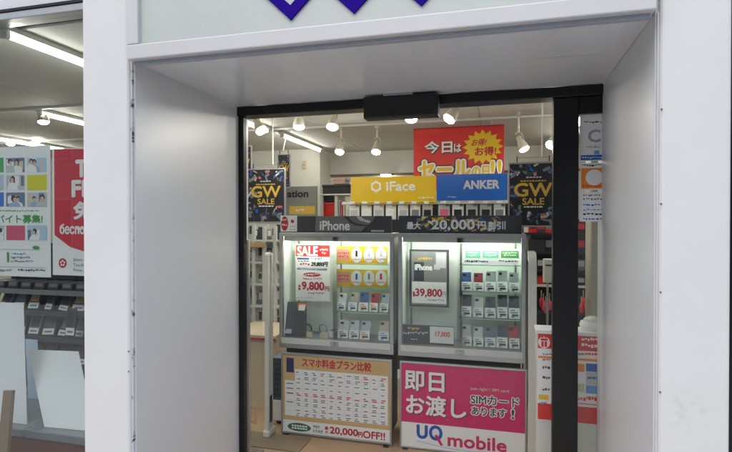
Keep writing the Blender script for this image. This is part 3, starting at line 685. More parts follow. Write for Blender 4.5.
for i, (u, v, nm) in enumerate(((307.5, 328.5, 'left'), (323, 329, 'right'))):
    Yw = YC+.10; x, z = PX(u, Yw), PZ(u, v, Yw); rr = .032
    t = thing('neckband_earphones', '%s of two looped cable accessories on small stands beside the tablet' % nm, 'earphones', (x, Yw, z4))
    pts = [(x+rr*math.cos(R(a)), Yw-.01*math.sin(R(a)), z+rr*1.1*math.sin(R(a))) for a in range(-60, 241, 20)]
    obj('loop', G().tube(pts, .0065 if i == 0 else .004, 8), SLATE if i == 0 else GREYP, t, smooth=True)
    obj('stand', G().box(x-.02, x+.03, Yw-.02, Yw+.02, z4+.001, z-rr*.9), PAPER, t, bevel=.004)
    obj('price_tag', G().box(x-.005, x+.05, Yw-.04, Yw-.037, z4+.001, z4+.045), BEIGE, t)
t = thing('lanyard_tag', 'small white tag box on the floor of the left showcase', 'tag', (PX(331.5, YI), YI, z4))
obj('box', G().box(PX(329, YI), PX(334, YI), YI, YI+.03, z4+.001, z4+.05), WHITEPH, t, bevel=.002); obj('cap', G().box(PX(330, YI), PX(333, YI), YI+.002, YI+.028, z4+.0505, z4+.062), CYAN, t)

# right case contents
zr0 = gshelf(rc, 459, 521, 265); zr1 = gshelf(rc, 459, 521, 292.5); zr2 = gshelf(rc, 459, 521, 319); zr3 = CZ0+.0765
t, _ = sheet('feature_strip', 'long white strip with three green tags on top shelf of the right showcase', 'sign', 463.5, 249, 522, 264.5, YI, PAPER, .004)
for u0, u1, m in ((465.5, 480.5, MINT), (482.5, 499, MINT), (501, 519, GREEN)):
    RC(t, u0, 250.5, u1, 258, YI, m, 'green_tag'); DASH(t, dashes(u0+2, u1-2, 252, 1.6, .8, 2)+dashes(u0+3, u1-3, 254.6, 1.4, .8, 2), YI, PAPER)
DASH(t, dashes(465, 488, 260.2, 2, .8, 2.4)+dashes(499, 518, 260.5, 1.8, .8, 2.4), YI, SLATE)
U5 = (466.5, 478.5, 490.5, 502.5, 514.5)
SLVB = mat('phone_ice', (196, 206, 204), .3)
for r, (v0, zz, phones) in enumerate(((272, zr1, ((BLUEPH, 'blue'), (REDPH, 'dark red'), (SLVB, 'pale silver'), (SLVB, 'pale silver'), (SLVB, 'pale silver'))),
                                   (296.5, zr2, ((DARKPH, 'graphite'), (WHITEPH, 'white'), (DARKPH, 'graphite'), (DARKPH, 'graphite'), (DARKPH, 'graphite'))),
                                   (327, zr3, ((SILVP, 'silver'), (WHITEPH, 'white'), (STEEL, 'steel grey'), (DARKPH, 'graphite'), (REDPH, 'red'))))):
    for i, (ph, nm) in enumerate(phones):
        phone_pack(U5[i], v0, 0, zz, ph, GREYP, '%s phone, %s from the left on the %s phone shelf of the right showcase' % (nm, ORD[i], ['top', 'middle', 'bottom'][r]), 'phones in right showcase', 10.4)
YQ = YC + .16
t, _ = sheet('price_poster', 'dark framed price poster reading 39,800 in the right showcase', 'poster', 409.5, 249.5, 449, 307, YQ, SLATE, .008)
RC(t, 411.5, 251.5, 447, 305, YQ, mat('print_smoke', (128, 128, 122), .5), 'print_panel')
RC(t, 414, 262, 424, 281, YQ, SLATE, 'phone_print'); RC(t, 436, 252.5, 446, 268, YQ, LGREY, 'phone_print'); RC(t, 427, 252, 434, 264, YQ, GREYP, 'phone_print')
LT(t, 'iPhone', 415, 264.5, 432, 270, YQ, PAPER, .0025); DASH(t, dashes(418, 432, 257.5, 2.6, 1, 2.5), YQ, GOLD); DASH(t, [(434, 264.5, 440, 269.5)], YQ, LGREY)
RC(t, 412, 282, 446.5, 303.5, YQ, PAPER, 'price_panel'); LT(t, '39,800', 415.5, 289, 442, 297.5, YQ, DRED, .0026); LT(t, '円', 442.8, 292, 446, 297, YQ, DRED); DASH(t, [(413, 291.5, 415, 296.5)], YQ, DRED); DASH(t, dashes(428, 444, 299.5, 1.4, .8, 2), YQ, GREYP)
YQ = YC + .07
t, _ = sheet('price_card', 'low dark and white price card reading 17,800 in the right showcase', 'card', 401, 325.5, 454.5, 345, YQ, SLATE, .004)
RC(t, 430, 327, 454, 343.5, YQ, PAPER, 'price_panel'); LT(t, '17,800', 435.5, 332, 450, 337.5, YQ, mat('print_orange_red', (206, 96, 60), .5), .0018)
DASH(t, dashes(408, 420, 327.5, 2.4, 1, 2.5), YQ, GOLD); DASH(t, dashes(403, 428, 332, 2.2, 1, 2.5), YQ, LGREY); obj('oval_badge', G().disc(PX(414, YQ), YQ-layer(t), PZ(414, 339.5, YQ), .035, .014), INK, t); DASH(t, dashes(411, 417.5, 338.6, 1.7, .8, 1.6), YQ, LGREY)

# headers on top of the cases
YH = YC + .05
def header(u0, v0, u1, v1, label):
    um = (u0+u1)/2; x0, x1 = PX(u0, YH), PX(u1, YH)
    t = thing('case_header', label, 'sign', ((x0+x1)/2, YH, CZ1), 'headers on the showcases')
    obj('board', G().box(x0, x1, YH, YH+.02, CZ1+.001, PZ(um, v0, YH)), SLATE, t, bevel=.002); return t
t = header(283, 216, 391.5, 232, 'dark header board reading iPhone on top of the left showcase')
yy = YH-layer(t)
def hp(u, v): return (PX(u, YH), yy, PZ(u, v, YH))
obj('grey_field', G().add([hp(316, 216.3), hp(315, 231.6), hp(361, 231.6), hp(366, 226), hp(372, 222), hp(375, 216.3)], [(0,1,2,3,4,5)]), mat('print_mid_grey', (112, 114, 114), .45, var=.2, vscale=14), t)
yy = YH-layer(t); obj('dark_swoosh', G().add([hp(348, 216.3), hp(352, 221), hp(357, 223.5), hp(367, 225), hp(368, 226.5), hp(356, 225.5), hp(350, 223), hp(344, 216.3)], [(0,1,2,3,4,5,6,7)]), SLATE, t)
obj('light_swoosh', G().add([hp(356, 216.3), hp(360, 220.5), hp(369, 223), hp(371, 221), hp(364, 219), hp(361, 216.3)], [(0,1,2,3,4,5)]), LGREY, t)
LT(t, 'iPhone', 320, 221, 349.5, 230, YH, PAPER, .002)
RC(t, 371, 230, 384, 231.8, YH, LGREY, 'clip')
tk, _ = sheet('header_sticker', 'red and white label stuck on the left end of the showcase header', 'sticker', 280.5, 215.5, 297, 231.5, YH-.006, PAPER, .002)
YL = YH-.006
obj('red_shape', G().disc(PX(284.6, YL), YL-layer(tk), PZ(284.6, 223.5, YL), .030, .056), DRED, tk); DASH(tk, dashes(282, 287, 219, 2, .8, 2)+dashes(282, 287, 224, 2, .8, 2), YL, PAPER)
obj('emblem_disc', G().disc(PX(292.4, YL), YL-layer(tk), PZ(292.4, 221.3, YL), .014, .014), DRED, tk); DASH(tk, dashes(290, 295.5, 226, 1, .7, 1.5)+dashes(290, 295.5, 229, .8, .7, 1.5), YL, GREYP)
t = header(398.5, 215.5, 522, 232, 'dark header board advertising 20,000 yen off on the right showcase')
random.seed(11)
g = {}
for k in range(110):
    u = random.uniform(420, 499); v = random.uniform(217, 230); L = random.uniform(2.5, 7); a = random.uniform(-.9, .9); hw = random.uniform(.6, 1.6)
    m = random.choice([YELLOW, YELLOW, PAPER, GREYP, SLATE, LGREY, BLUE]); du, dv = math.cos(a)*L/2, math.sin(a)*L/2
    q = []
    for su, sv in ((-du-dv*.3, -dv-hw), (-du+dv*.3, -dv+hw), (du+dv*.3, dv+hw), (du-dv*.3, dv-hw)):
        q.append((PX(u+su, YH), PZ(u+su, min(231.5, max(216.4, v+sv)), YH)))
    g.setdefault(m.name, G()).add([(p[0], YH-.0003-k*.000005, p[1]) for p in q], [(0,1,2,3)])
for nme, gg in g.items(): obj('confetti_print', gg, MATS[nme], t)['kind'] = 'stuff'
LAYER[t.name] = 8
LT(t, '20,000', 432.8, 220.6, 475.3, 231, YH, INK, .006); LT(t, '最大', 407, 222, 420.5, 229, YH, PAPER, .002); LT(t, '20,000', 432, 220, 474.5, 230.5, YH, PAPER, .0035); LT(t, '円', 478, 221.5, 485.5, 229, YH, PAPER, .002); LT(t, '割引', 488.5, 221.5, 503, 229, YH, PAPER, .002); RC(t, 504.5, 221, 505.5, 229.5, YH, PAPER, 'bar')

# ------------------------------------------------------------------ boards under the cases
YB = 3.545
def corner(u, v): return (PX(u, YB), PZ(u, v, YB))
x0, x1 = PX(281, YB), PX(392, YB); zb0, zb1 = PZ(281, 433, YB), PZ(281, 352.5, YB)
t = thing('price_comparison_board', 'framed phone price comparison table standing under the left showcase', 'board', ((x0+x1)/2, YB, 0))
obj('board', G().box(x0+.012, x1-.012, YB, YB+.02, zb0+.012, zb1-.012), PAPER, t)
for (a, bb, c, dd) in ((x0, x1, zb0, zb0+.014), (x0, x1, zb1-.014, zb1), (x0, x0+.014, zb0+.0142, zb1-.0142), (x1-.014, x1, zb0+.0142, zb1-.0142)):
    obj('frame', G().box(a, bb, YB-.006, YB+.024, c, dd), SILVER, t, bevel=.002)
for x in (x0+.02, x1-.06): obj('foot', G().box(x, x+.04, YB-.03, YB+.05, 0, zb0-.0005), BLACKP, t)
W, H = x1-x0, zb1-zb0
def fr(a0, a1, b0, b1, m, name='print_panel'):        # a from left, b from the top, as fractions of the board
    return obj(name, G().quad(x0+W*a0, x0+W*a1, YB-layer(t), zb1-H*b1, zb1-H*b0), m, t)
def ft(sx, a0, a1, b0, b1, m, bold=0., n=8): return letters(t, sx, x0+W*a0, x0+W*a1, YB, zb1-H*b1, zb1-H*b0, m, bold, n=n)
fr(.016, .984, .02, .83, TAN, 'tan_field'); fr(.05, .12, .06, .24, DBLUE, 'phone_print'); fr(.13, .965, .195, .775, PAPER, 'table_panel'); fr(.035, .131, .34, .775, PAPER, 'table_panel')
ft('スマホ料金プラン比較', .20, .82, .05, .155, DRED, .002)
g = G(); yy = YB-layer(t)
for k in range(12): xx = x0+W*(.13+.835*k/11); g.quad(xx-.0008, xx+.0008, yy, zb1-H*.77, zb1-H*.2)
for bz in (.26, .33, .40, .46, .52, .585, .65, .71): g.quad(x0+W*.04, x0+W*.96, yy-.0002, zb1-H*bz-.0008, zb1-H*bz+.0008)
obj('table_lines', g, LGREY, t)['kind'] = 'stuff'
gs = {n_: G() for n_ in ('INK', 'RED', 'BLUE')}; yy = YB-layer(t)
for k in range(11):
    for j, bz in enumerate((.225, .285, .355, .425, .485, .55, .61, .675, .735)):
        for q in range(2 if j not in (2, 3) else 1):
            a0 = .14+.835*k/11+random.uniform(0, .012); ww = random.uniform(.022, .045); col = 'RED' if j == 4 or (j == 0 and k in (8, 10)) else ('BLUE' if j == 0 and k < 3 else 'INK')
            if random.random() < .12: continue
            bb = bz+q*.022; gs[col].quad(x0+W*a0, x0+W*(a0+ww), yy, zb1-H*(bb+.012), zb1-H*bb)
for bz in (.37, .43, .49, .6): gs['RED' if bz == .49 else 'INK'].quad(x0+W*.05, x0+W*.115, yy, zb1-H*(bz+.015), zb1-H*bz)
for n_, m in (('INK', GREYP), ('RED', DRED), ('BLUE', BLUE)): obj('small_print', gs[n_], m, t)['kind'] = 'stuff'
fr(.02, .98, .845, .975, PAPER, 'offer_band')
obj('green_pill', G().disc(x0+W*.17, YB-layer(t), zb1-H*.91, W*.11, H*.052, 24), DGREEN, t)
gg = G(); yy = YB-layer(t)
for j in range(2):
    a = .1
    while a < .24: ww = random.uniform(.01, .025); gg.quad(x0+W*a, x0+W*(a+ww), yy, zb1-H*(.905+j*.03), zb1-H*(.885+j*.03)); a += ww+.006
obj('small_print', gg, PAPER, t)['kind'] = 'stuff'
ft('今だけ', .30, .36, .862, .90, SLATE, .0008); ft('スマホが', .295, .39, .915, .955, SLATE, .0008); ft('最', .408, .44, .866, .905, DRED, .0008); ft('大', .408, .44, .913, .952, DRED, .0008)
ft('20,000', .455, .705, .862, .953, DRED, .0025); ft('円', .71, .745, .89, .95, DRED, .002); ft('OFF!!', .752, .94, .868, .952, DRED, .002)

x0, x1 = PX(400, YB), PX(527.5, YB); zb0, zb1 = PZ(400, 447.5, YB), PZ(400, 361, YB); W, H = x1-x0, zb1-zb0
t = thing('sim_card_sign', 'large magenta and white mobile SIM sign standing under the right showcase', 'sign', ((x0+x1)/2, YB, 0))
obj('board', G().box(x0+.010, x1-.010, YB, YB+.02, zb0+.010, zb1-.010), PAPER, t)
for (a, bb, c, dd) in ((x0, x1, zb0, zb0+.012), (x0, x1, zb1-.012, zb1), (x0, x0+.012, zb0+.0122, zb1-.0122), (x1-.012, x1, zb0+.0122, zb1-.0122)):
    obj('frame', G().box(a, bb, YB-.006, YB+.024, c, dd), SILVER, t, bevel=.002)
for x in (x0+.02, x1-.06): obj('foot', G().box(x, x+.04, YB-.03, YB+.05, 0, zb0-.0005), BLACKP, t)
fr(.012, .988, .015, .70, MAGENTA, 'magenta_field')
SHADOWP = mat('print_dark_plum', (84, 20, 50), .5)
for dx, m in ((.006, SHADOWP), (0, PAPER)):
    ft('即日', .045+dx, .36+dx, .11+dx, .325+dx, m, .004 if m is PAPER else .006); ft('お渡し', .055+dx, .535+dx, .38+dx, .60+dx, m, .004 if m is PAPER else .006)
ft('just right ! SIM card', .57, .865, .235, .275, BEIGE, .0006)
for bd, m in ((.0075, PAPER), (.0016, SLATE)):
    ft('SIMカード', .575, .94, .32, .42, m, bd); ft('あります', .58, .845, .455, .545, m, bd)
    ft('!', .885, .905, .45, .55, m, bd)
UQB = mat('print_royal_blue', (22, 84, 168), .4)
ft('U', .145, .225, .725, .87, UQB, .0055); ft('O', .245, .345, .715, .875, UQB, .005)
obj('letter_tail', G().add([(x0+W*.305, YB-layer(t), zb1-H*.81), (x0+W*.355, YB-LAYER[t.name]*.0001, zb1-H*.925), (x0+W*.335, YB-LAYER[t.name]*.0001, zb1-H*.935), (x0+W*.285, YB-LAYER[t.name]*.0001, zb1-H*.825)], [(3,2,1,0)]), MAGENTA, t)
ft('mobile', .395, .845, .785, .925, MAGENTA, .0035)
gg = G(); yy = YB-layer(t); pr = None
for k in range(25):
    a = .14+.62*k/24; bq = .905+.055*math.sin(math.pi*(k/24)*.8); p = (x0+W*a, zb1-H*bq)
    if pr: gg.add([(pr[0], yy, pr[1]-.0014), (p[0], yy, p[1]-.0014), (p[0], yy, p[1]+.0014), (pr[0], yy, pr[1]+.0014)], [(0,1,2,3)])
    pr = p
obj('underline', gg, CYAN, t)

# ================================================================== HANGING POSTERS
def gw_poster(u0, v0, u1, v1, Y, label, full=True, seed=3):
    random.seed(seed); um = (u0+u1)/2; x0, x1, z0, z1 = PX(u0, Y), PX(u1, Y), PZ(um, v1, Y), PZ(um, v0, Y); W, H = x1-x0, z1-z0; f = .012
    t = thing('hanging_poster', label, 'poster', ((x0+x1)/2, Y, z0), 'hanging sale posters')
    obj('sheet', G().box(x0+f, x1-f, Y, Y+.004, z0+f, z1-f), INK, t)
    for (a, bb, c, d_) in ((x0, x1, z0, z0+f), (x0, x1, z1-f, z1), (x0, x0+f, z0+f+.0003, z1-f-.0003), (x1-f, x1, z0+f+.0003, z1-f-.0003)):
        obj('frame', G().box(a, bb, Y-.005, Y+.012, c, d_), SILVER, t, bevel=.002)
    xm = (x0+x1)/2; hw = W*.32
    obj('hanger_bar', G().tube([(xm-hw, Y+.004, z1+.035), (xm+hw, Y+.004, z1+.035)], .003, 6), SILVER, t)
    for x in (xm-hw, xm+hw): obj('hook', G().box(x-.004, x+.004, Y, Y+.008, z1, z1+.045), SLATE, t)
    obj('cord', G().tube([(xm-hw*.25 if not full else xm+hw*.55, Y+.004, z1+.035), (xm+hw*.55, Y+.004, ZC)], .006, 6), WHITEM, t)
    gg = {}
    for k in range(95 if full else 40):
        c = random.choice([(.12, .88), (.85, .88), (.1, .3), (.15, .14), (.85, .22), (.8, .12), (.5, .12), (.45, .9), (.08, .55)])
        a, bq = c[0]+random.uniform(-.12, .12), c[1]+random.uniform(-.09, .09); L, q = random.uniform(.02, .085), random.uniform(.008, .04); an = random.uniform(0, 3.14)
        pts = []
        for sx, sz in ((-L, -q), (L, -q), (L, q), (-L, q)):
            px = a+(sx*math.cos(an)-sz*math.sin(an)); pz_ = bq+(sx*math.sin(an)+sz*math.cos(an))*W/H
            pts.append((x0+f+(W-2*f)*min(1, max(0, px)), Y-.0003-k*.000005, z0+f+(H-2*f)*min(1, max(0, pz_))))
        m = random.choice([DBLUE, BLUE, STEEL, PINK, GREYP, LGREY, SLATE, STEEL, SKIN, DBLUE, SLATE, INK, GREYP]); gg.setdefault(m.name, G()).add(pts, [(0,1,2,3)])
    for n_, q in gg.items(): obj('picture_print', q, MATS[n_], t)['kind'] = 'stuff'
    LAYER[t.name] = 7
    def tx(s, a0, a1, b0, b1, m, bold=0.): letters(t, s, x0+W*a0, x0+W*a1, Y, z0+H*b0, z0+H*b1, m, bold, n=6)
    tx('GW', .13, .87, .475, .675, GOLD, W*.010); tx('SALE', .29, .72, .345, .445, GOLD, W*.005)
    for a0, a1, bq, m in ((.36, .62, .755, LGREY), (.25, .75, .70, GOLD), (.32, .68, .30, PAPER)):
        gq = G(); a = a0; yy = Y-layer(t)
        while a < a1: ww = random.uniform(.03, .07); gq.quad(x0+W*a, x0+W*(a+ww), yy, z0+H*bq, z0+H*(bq+.02)); a += ww+.015
        obj('small_print', gq, m, t)['kind'] = 'stuff'
    return t
gw_poster(246.5, 168.5, 285.5, 223, 4.02, 'black and gold sale poster hanging at left of the showcases')
gw_poster(508, 162, 558.5, 227, 4.02, 'black and gold sale poster hanging at right beside the door stile', True, 5)
gw_poster(277.5, 154, 290.5, 188, 5.6, 'small dark sale poster hanging farther back behind the left one', False, 8)
gw_poster(234, 146, 252, 186, 4.8, 'dark sale poster edge showing behind the left door post', False, 9)

# red banner
YN = 5.25
t, (bx0, bx1, bz0, bz1) = sheet('sale_banner', 'red hanging banner with yellow starburst announcing sale day', 'banner', 413.5, 128, 504, 190, YN, RED, .004)
for x in (bx0+.12, bx1-.12): obj('cord', G().tube([(x, YN+.002, bz1), (x, YN+.002, ZC)], .003, 5), WHITEM, t)
obj('top_rail', G().box(bx0, bx1, YN-.004, YN+.008, bz1, bz1+.014), mat('print_rail_red', (150, 34, 34), .5), t)
RC(t, 415, 129.5, 440, 134, YN, mat('print_bright_red', (210, 54, 44), .5), 'print_panel')
for (bd, m, o_) in ((.016, SLATE, .6), (.006, PAPER, 0)):
    LT(t, '今日', 425+o_, 141.5+o_, 452+o_, 153+o_, YN, m, bd*.6); LT(t, 'は', 454+o_, 144+o_, 461+o_, 152+o_, YN, m, bd*.4)
for (bd, m) in ((.036, INK), (.024, PAPER), (.008, YELLOW)):
    LT(t, 'セール', 419.5, 161, 470, 178, YN, m, bd, n=10); LT(t, 'の日', 472, 166, 489, 178, YN, m, bd*.7); LT(t, '!!', 491, 161, 501, 177, YN, m, bd*.7)
g = G(); yy = YN-layer(t); cx, cz = PX(482.5, YN), PZ(482.5, 147, YN); pts = []
for k in range(32):
    rr = (1.0, .76)[k % 2]; a = 2*math.pi*k/32; pts.append((cx+.20*rr*math.cos(a), yy, cz+.175*rr*math.sin(a)))
g.add(pts + [(cx, yy, cz)], [(k, (k+1) % 32, 32) for k in range(32)]); obj('starburst', g, YELLOW, t)
LT(t, 'お得!', 471, 139, 485, 146, YN, DRED, .002, .25); LT(t, 'お得!', 475, 147, 496, 155.5, YN, DRED, .003)

# ================================================================== ACCESSORY STAND BEHIND THE CASES
YA = 4.75
ax0, axm, ax1 = PX(351, YA), PX(436.2, YA), PX(507.5, YA)
t = thing('accessory_stand', 'white steel display stand behind the showcases holding packs on hooks', 'stand', ((ax0+ax1)/2, YA+.2, 0))
obj('back_panel', G().box(ax0-.10, ax1+.05, YA+.20, YA+.22, .1, PZ(430, 201, YA)), SLATE, t)
for x in (ax0-.10, axm, ax1+.02): obj('upright', G().box(x, x+.03, YA+.16, YA+.199, 0, PZ(430, 200, YA)), WHITEM, t)
obj('header_bar', G().box(ax0-.10, ax1+.05, YA+.02, YA+.06, PZ(430, 204, YA), PZ(430, 201.5, YA)), WHITEM, t, bevel=.003)
obj('base', G().box(ax0-.10, ax1+.05, YA-.1, YA+.2, 0, .14), WHITEM, t)
t1, _ = sheet('brand_header', 'mustard yellow header sign on the accessory stand', 'sign', 351, 176.5, 436, 202.5, YA, YELLOW, .012)
LT(t1, 'iFace', 386.5, 181.5, 415, 190.5, YA, PAPER, .003)
g = G(); yy = YA-layer(t1); cx, cz = PX(376, YA), PZ(376, 186.5, YA)
for k in range(6):
    a, a2 = R(90+60*k+8), R(90+60*(k+1)-8); ro, ri = .052, .033
    g.add([(cx+ro*math.cos(a), yy, cz+ro*math.sin(a)), (cx+ro*math.cos(a2), yy, cz+ro*math.sin(a2)), (cx+ri*math.cos(a2), yy, cz+ri*math.sin(a2)), (cx+ri*math.cos(a), yy, cz+ri*math.sin(a))], [(0,1,2,3)])
for k in range(6):
    a = R(90+60*k); ro, ri = .056, .033
    g.add([(cx+ro*math.cos(a-.16), yy-.0001, cz+ro*math.sin(a-.16)), (cx+ro*math.cos(a+.16), yy-.0001, cz+ro*math.sin(a+.16)), (cx+ri*math.cos(a+.16), yy-.0001, cz+ri*math.sin(a+.16)), (cx+ri*math.cos(a-.16), yy-.0001, cz+ri*math.sin(a-.16))], [(0,1,2,3)])
obj('hexagon_logo', g, PAPER, t1)
DASH(t1, dashes(418, 434, 197, 1.2, 1, 3), YA, PAPER)
t2, _ = sheet('brand_header', 'blue header sign with white capitals on the accessory stand', 'sign', 436.6, 174, 507.5, 200.5, YA, BLUE, .012)
LT(t2, 'ANKER', 463.5, 180.5, 499, 188.5, YA, LGREY, .004); DASH(t2, dashes(447, 456, 196.5, 1), YA, LGREY)
random.seed(21)
def hook_pack(u, v0, v1, body, art, label, wpx, name='hanging_pack'):
    x = PX(u, YA); z1_, z0_ = PZ(u, v0, YA), PZ(u, v1, YA); ww = (PX(u+wpx/2, YA)-PX(u-wpx/2, YA)); h = z1_-z0_
    t = thing(name, label, 'package', (x, YA+.05, z0_), 'packs on the accessory stand')
    obj('card', G().box(x-ww/2, x+ww/2, YA+.04, YA+.055, z0_, z1_), body, t, bevel=.004)
    pc = obj('picture', G().box(x-ww*.34, x+ww*.34, YA+.032, YA+.0395, z0_+h*.06, z0_+h*.62), art, t, bevel=.004)
    obj('corner_print', G().quad(x+ww*.15, x+ww*.46, YA+.0394, z1_-h*.2, z1_-h*.04), YELLOW if u < 436 else GREYP, t)
    obj('hook', G().tube([(x, YA+.20, z1_-.008), (x, YA-.02, z1_-.008), (x, YA-.025, z1_+.006)], .0025, 5), SILVER, t)
    obj('price_tag', G().box(x-ww*.25, x+ww*.25, YA-.028, YA-.026, z1_-.002, z1_+.020), PAPER, t)
arts = [LGREY, PAPER, LGREY, PAPER, SILVP, GREYP, INK]
for i in range(7):
    hook_pack(353+12.3*i, 203.5, 219.5, PAPER if i < 6 else LGREY, arts[i], '%s pack from the left hanging below the yellow header' % ORD[i], 10.2)
for i, a in enumerate((PINK, INK, INK, INK, GREYP)):
    hook_pack(443.5+14*i, 203, 219.5, (LGREY, PAPER, LGREY, LGREY, PAPER)[i], a, '%s pack from the left hanging below the blue header' % ORD[i], 11.5)

# ================================================================== BACK OF THE SHOP
YG = 5.9
t, (sx0, sx1, sz0, sz1) = sheet('aisle_sign', 'grey board with black lettering ending in ation at back left', 'sign', 271, 186.5, 317, 222, YG, mat('board_grey', (128, 128, 124), .6), .02)
LT(t, 'ation', 287.5, 190.8, 308, 197, YG, INK, .006)
RC(t, 289.5, 206, 315, 214, YG, GOLD, 'yellow_label'); DASH(t, dashes(296, 304, 209, 2.5, 1, 2), YG, PAPER)
obj('post', G().box((sx0+sx1)/2-.02, (sx0+sx1)/2+.02, YG+.021, YG+.06, 0, sz1), WHITEM, t)
t = thing('wall_thermostat', 'small beige wall control on the white back wall', 'control', (PX(304, 6.75), 6.74, PZ(304, 167, 6.75)))
obj('plate', G().box(PX(302.3, 6.72), PX(306.2, 6.72), 6.725, 6.749, PZ(304, 168.5, 6.72), PZ(304, 160.5, 6.72)), BEIGE, t, bevel=.004)
obj('knob', G().box(PX(303.5, 6.72), PX(305, 6.72), 6.715, 6.7245, PZ(304, 166, 6.72), PZ(304, 164, 6.72)), TAN, t)
YT = 6.1
t = thing('storage_shelf', 'white open storage shelf standing against the back wall', 'shelf', (PX(335, YT), YT+.2, 0))
ux0, ux1 = PX(321, YT), PX(351, YT)
for x in (ux0, PX(335.5, YT), ux1): obj('upright', G().box(x-.02, x+.02, YT+.02, YT+.35, 0, PZ(336, 193.7, YT)-.021), WHITEM, t)
for v in (193.7, 216, 250, 290): z = PZ(336, v, YT); obj('shelf', G().box(ux0-.02, ux1+.3, YT, YT+.36, z-.02, z), WHITEM, t, bevel=.002)
def crate(name, label, u0, v0, u1, zb_, m, Y=YT+.05, dp=.25, lid=None, cat='box'):
    x0, x1 = PX(u0, Y), PX(u1, Y); z1_ = PZ((u0+u1)/2, v0, Y)
    t = thing(name, label, cat, ((x0+x1)/2, Y, zb_)); obj('body', G().box(x0, x1, Y, Y+dp, zb_+.001, z1_-.03), m, t, bevel=.008); obj('lid', G().box(x0-.006, x1+.006, Y-.006, Y+dp, z1_-.0295, z1_), lid or m, t, bevel=.006)
zs1 = PZ(336, 193.7, YT); zs2 = PZ(336, 216, YT)
crate('storage_box', 'long black box on top of the white back shelf', 322.5, 184.5, 350, zs1, INK)
crate('storage_box', 'red box on the white back shelf under a black one', 321.5, 202.5, 334, zs2, RED)
crate('storage_box', 'low black box stacked on the red box', 323, 196.5, 334, PZ(329, 202, YT+.05), INK, dp=.2)
crate('storage_box', 'pale pink carton on top of long black box', 333, 178, 345, PZ(336, 184.2, YT+.05), mat('carton_pink', (196, 160, 142), .7), dp=.2)
for i, m in enumerate((LGREY, PINK, BEIGE, PAPER)):
    crate('folder', '%s upright folder from the left on the right bay of the white back shelf' % ORD[i], 338.2+2.4*i, 200+i*.6, 340+2.4*i, zs2, m, cat='folder')
# wall cupboard band at the back
t = thing('wall_rail', 'brown picture rail running along the back wall', 'rail', (-.4, 7.18, 1.9)); obj('rail_board', G().box(-2.44, 2.6, 7.165, 7.199, PZ(400, 175, 7.17), PZ(400, 173, 7.17)), mat('rail_brown', (112, 92, 74), .6), t)
tv = thing('wall_lamp', 'small bright lamp strip glimpsed above the yellow header', 'lamp', (PX(386, 7.0), 7.0, PZ(386, 176, 7.0)))
obj('housing', G().box(PX(380, 7), PX(390, 7), 7.0, 7.16, PZ(385, 174.4, 7), PZ(385, 173.2, 7)), WHITEM, tv); obj('diffuser', G().box(PX(381, 7), PX(389, 7), 7.0, 7.1, PZ(385, 176, 7), PZ(385, 174.5, 7)), TUBE, tv)

# ------------------------------------------------------------------ left gap: wall shelves, security gate, counter
def gate(u, Y0, Y1, label, th=.05, h=1.40):
    ins = min(.06, (Y1-Y0)*.25)
    x = PX(u, Y0); t = thing('security_gate', label, 'gate', (x+th/2, (Y0+Y1)/2, 0), 'anti theft gates'); r = min(.10, (Y1-Y0)*.4)
    def ring(y0, y1, z1_, rr): return [(y0, .05), (y1, .05)] + [(y1-rr+rr*math.cos(a), z1_-rr+rr*math.sin(a)) for a in [k*math.pi/12 for k in range(7)]] + [(y0+rr-rr*math.sin(a), z1_-rr+rr*math.cos(a)) for a in [k*math.pi/12 for k in range(7)]]
    o_, i_ = ring(Y0, Y1, h, r), [(min(max(p[0], Y0+ins), Y1-ins), min(max(p[1], .34), h-ins)) for p in ring(Y0, Y1, h, r)]
    n = len(o_); g = G()
    vs = [(x, p[0], p[1]) for p in o_] + [(x, p[0], p[1]) for p in i_] + [(x+th, p[0], p[1]) for p in o_] + [(x+th, p[0], p[1]) for p in i_]; fs = []
    for k in range(n):
        j = (k+1) % n
        fs += [(k, n+k, n+j, j), (2*n+k, 2*n+j, 3*n+j, 3*n+k), (k, j, 2*n+j, 2*n+k), (n+k, 3*n+k, 3*n+j, n+j)]
    g.add(vs, fs); obj('frame', g, CREAM, t)
    obj('panel', G().box(x+.018, x+th-.018, Y0+ins-.005, Y1-ins+.005, .33, h-ins+.005), mat('gate_acrylic', (190, 192, 186), .2), t)
    obj('base', G().box(x-.012, x+th+.012, Y0-.02, Y1+.03, 0, .0495), CREAM, t, bevel=.012)
    obj('grille', G().box(x+th, x+th+.002, Y0+.02, Y1-.02, .10, .30), SLATE, t)
gate(264.5, 3.46, 3.54, 'cream security gate standing left of the left showcase', .03, 1.37)
gate(529, 3.40, 3.78, 'cream security gate standing right of the right showcase', .048, 1.40)
YV = 4.55
t = thing('wall_display', 'white shelving with small dark goods behind the left security gate', 'shelf', (PX(262, YV), YV+.2, 0))
vx0, vx1 = PX(225, YV), PX(281, YV)
obj('back_panel', G().box(vx0, vx1, YV+.36, YV+.38, .1, 1.56), mat('display_back', (196, 200, 196), .6), t)
for u in (240, 253, 263.5, 274.5): x = PX(u, YV); obj('upright', G().box(x-.014, x+.014, YV, YV+.04, 0, PZ(260, 226, YV)), WHITEM, t, bevel=.003)
vz = []
for v in (240, 262, 284, 306, 328, 352): z = PZ(262, v, YV); vz.append(z); obj('shelf', G().box(vx0, vx1, YV+.001, YV+.359, z-.018, z), WHITEM, t)
obj('header_plate', G().box(PX(243, YV-.03), PX(264, YV-.03), YV-.03, YV-.001, PZ(254, 247, YV), PZ(254, 242.5, YV)), TAN, t, bevel=.003)
random.seed(31)
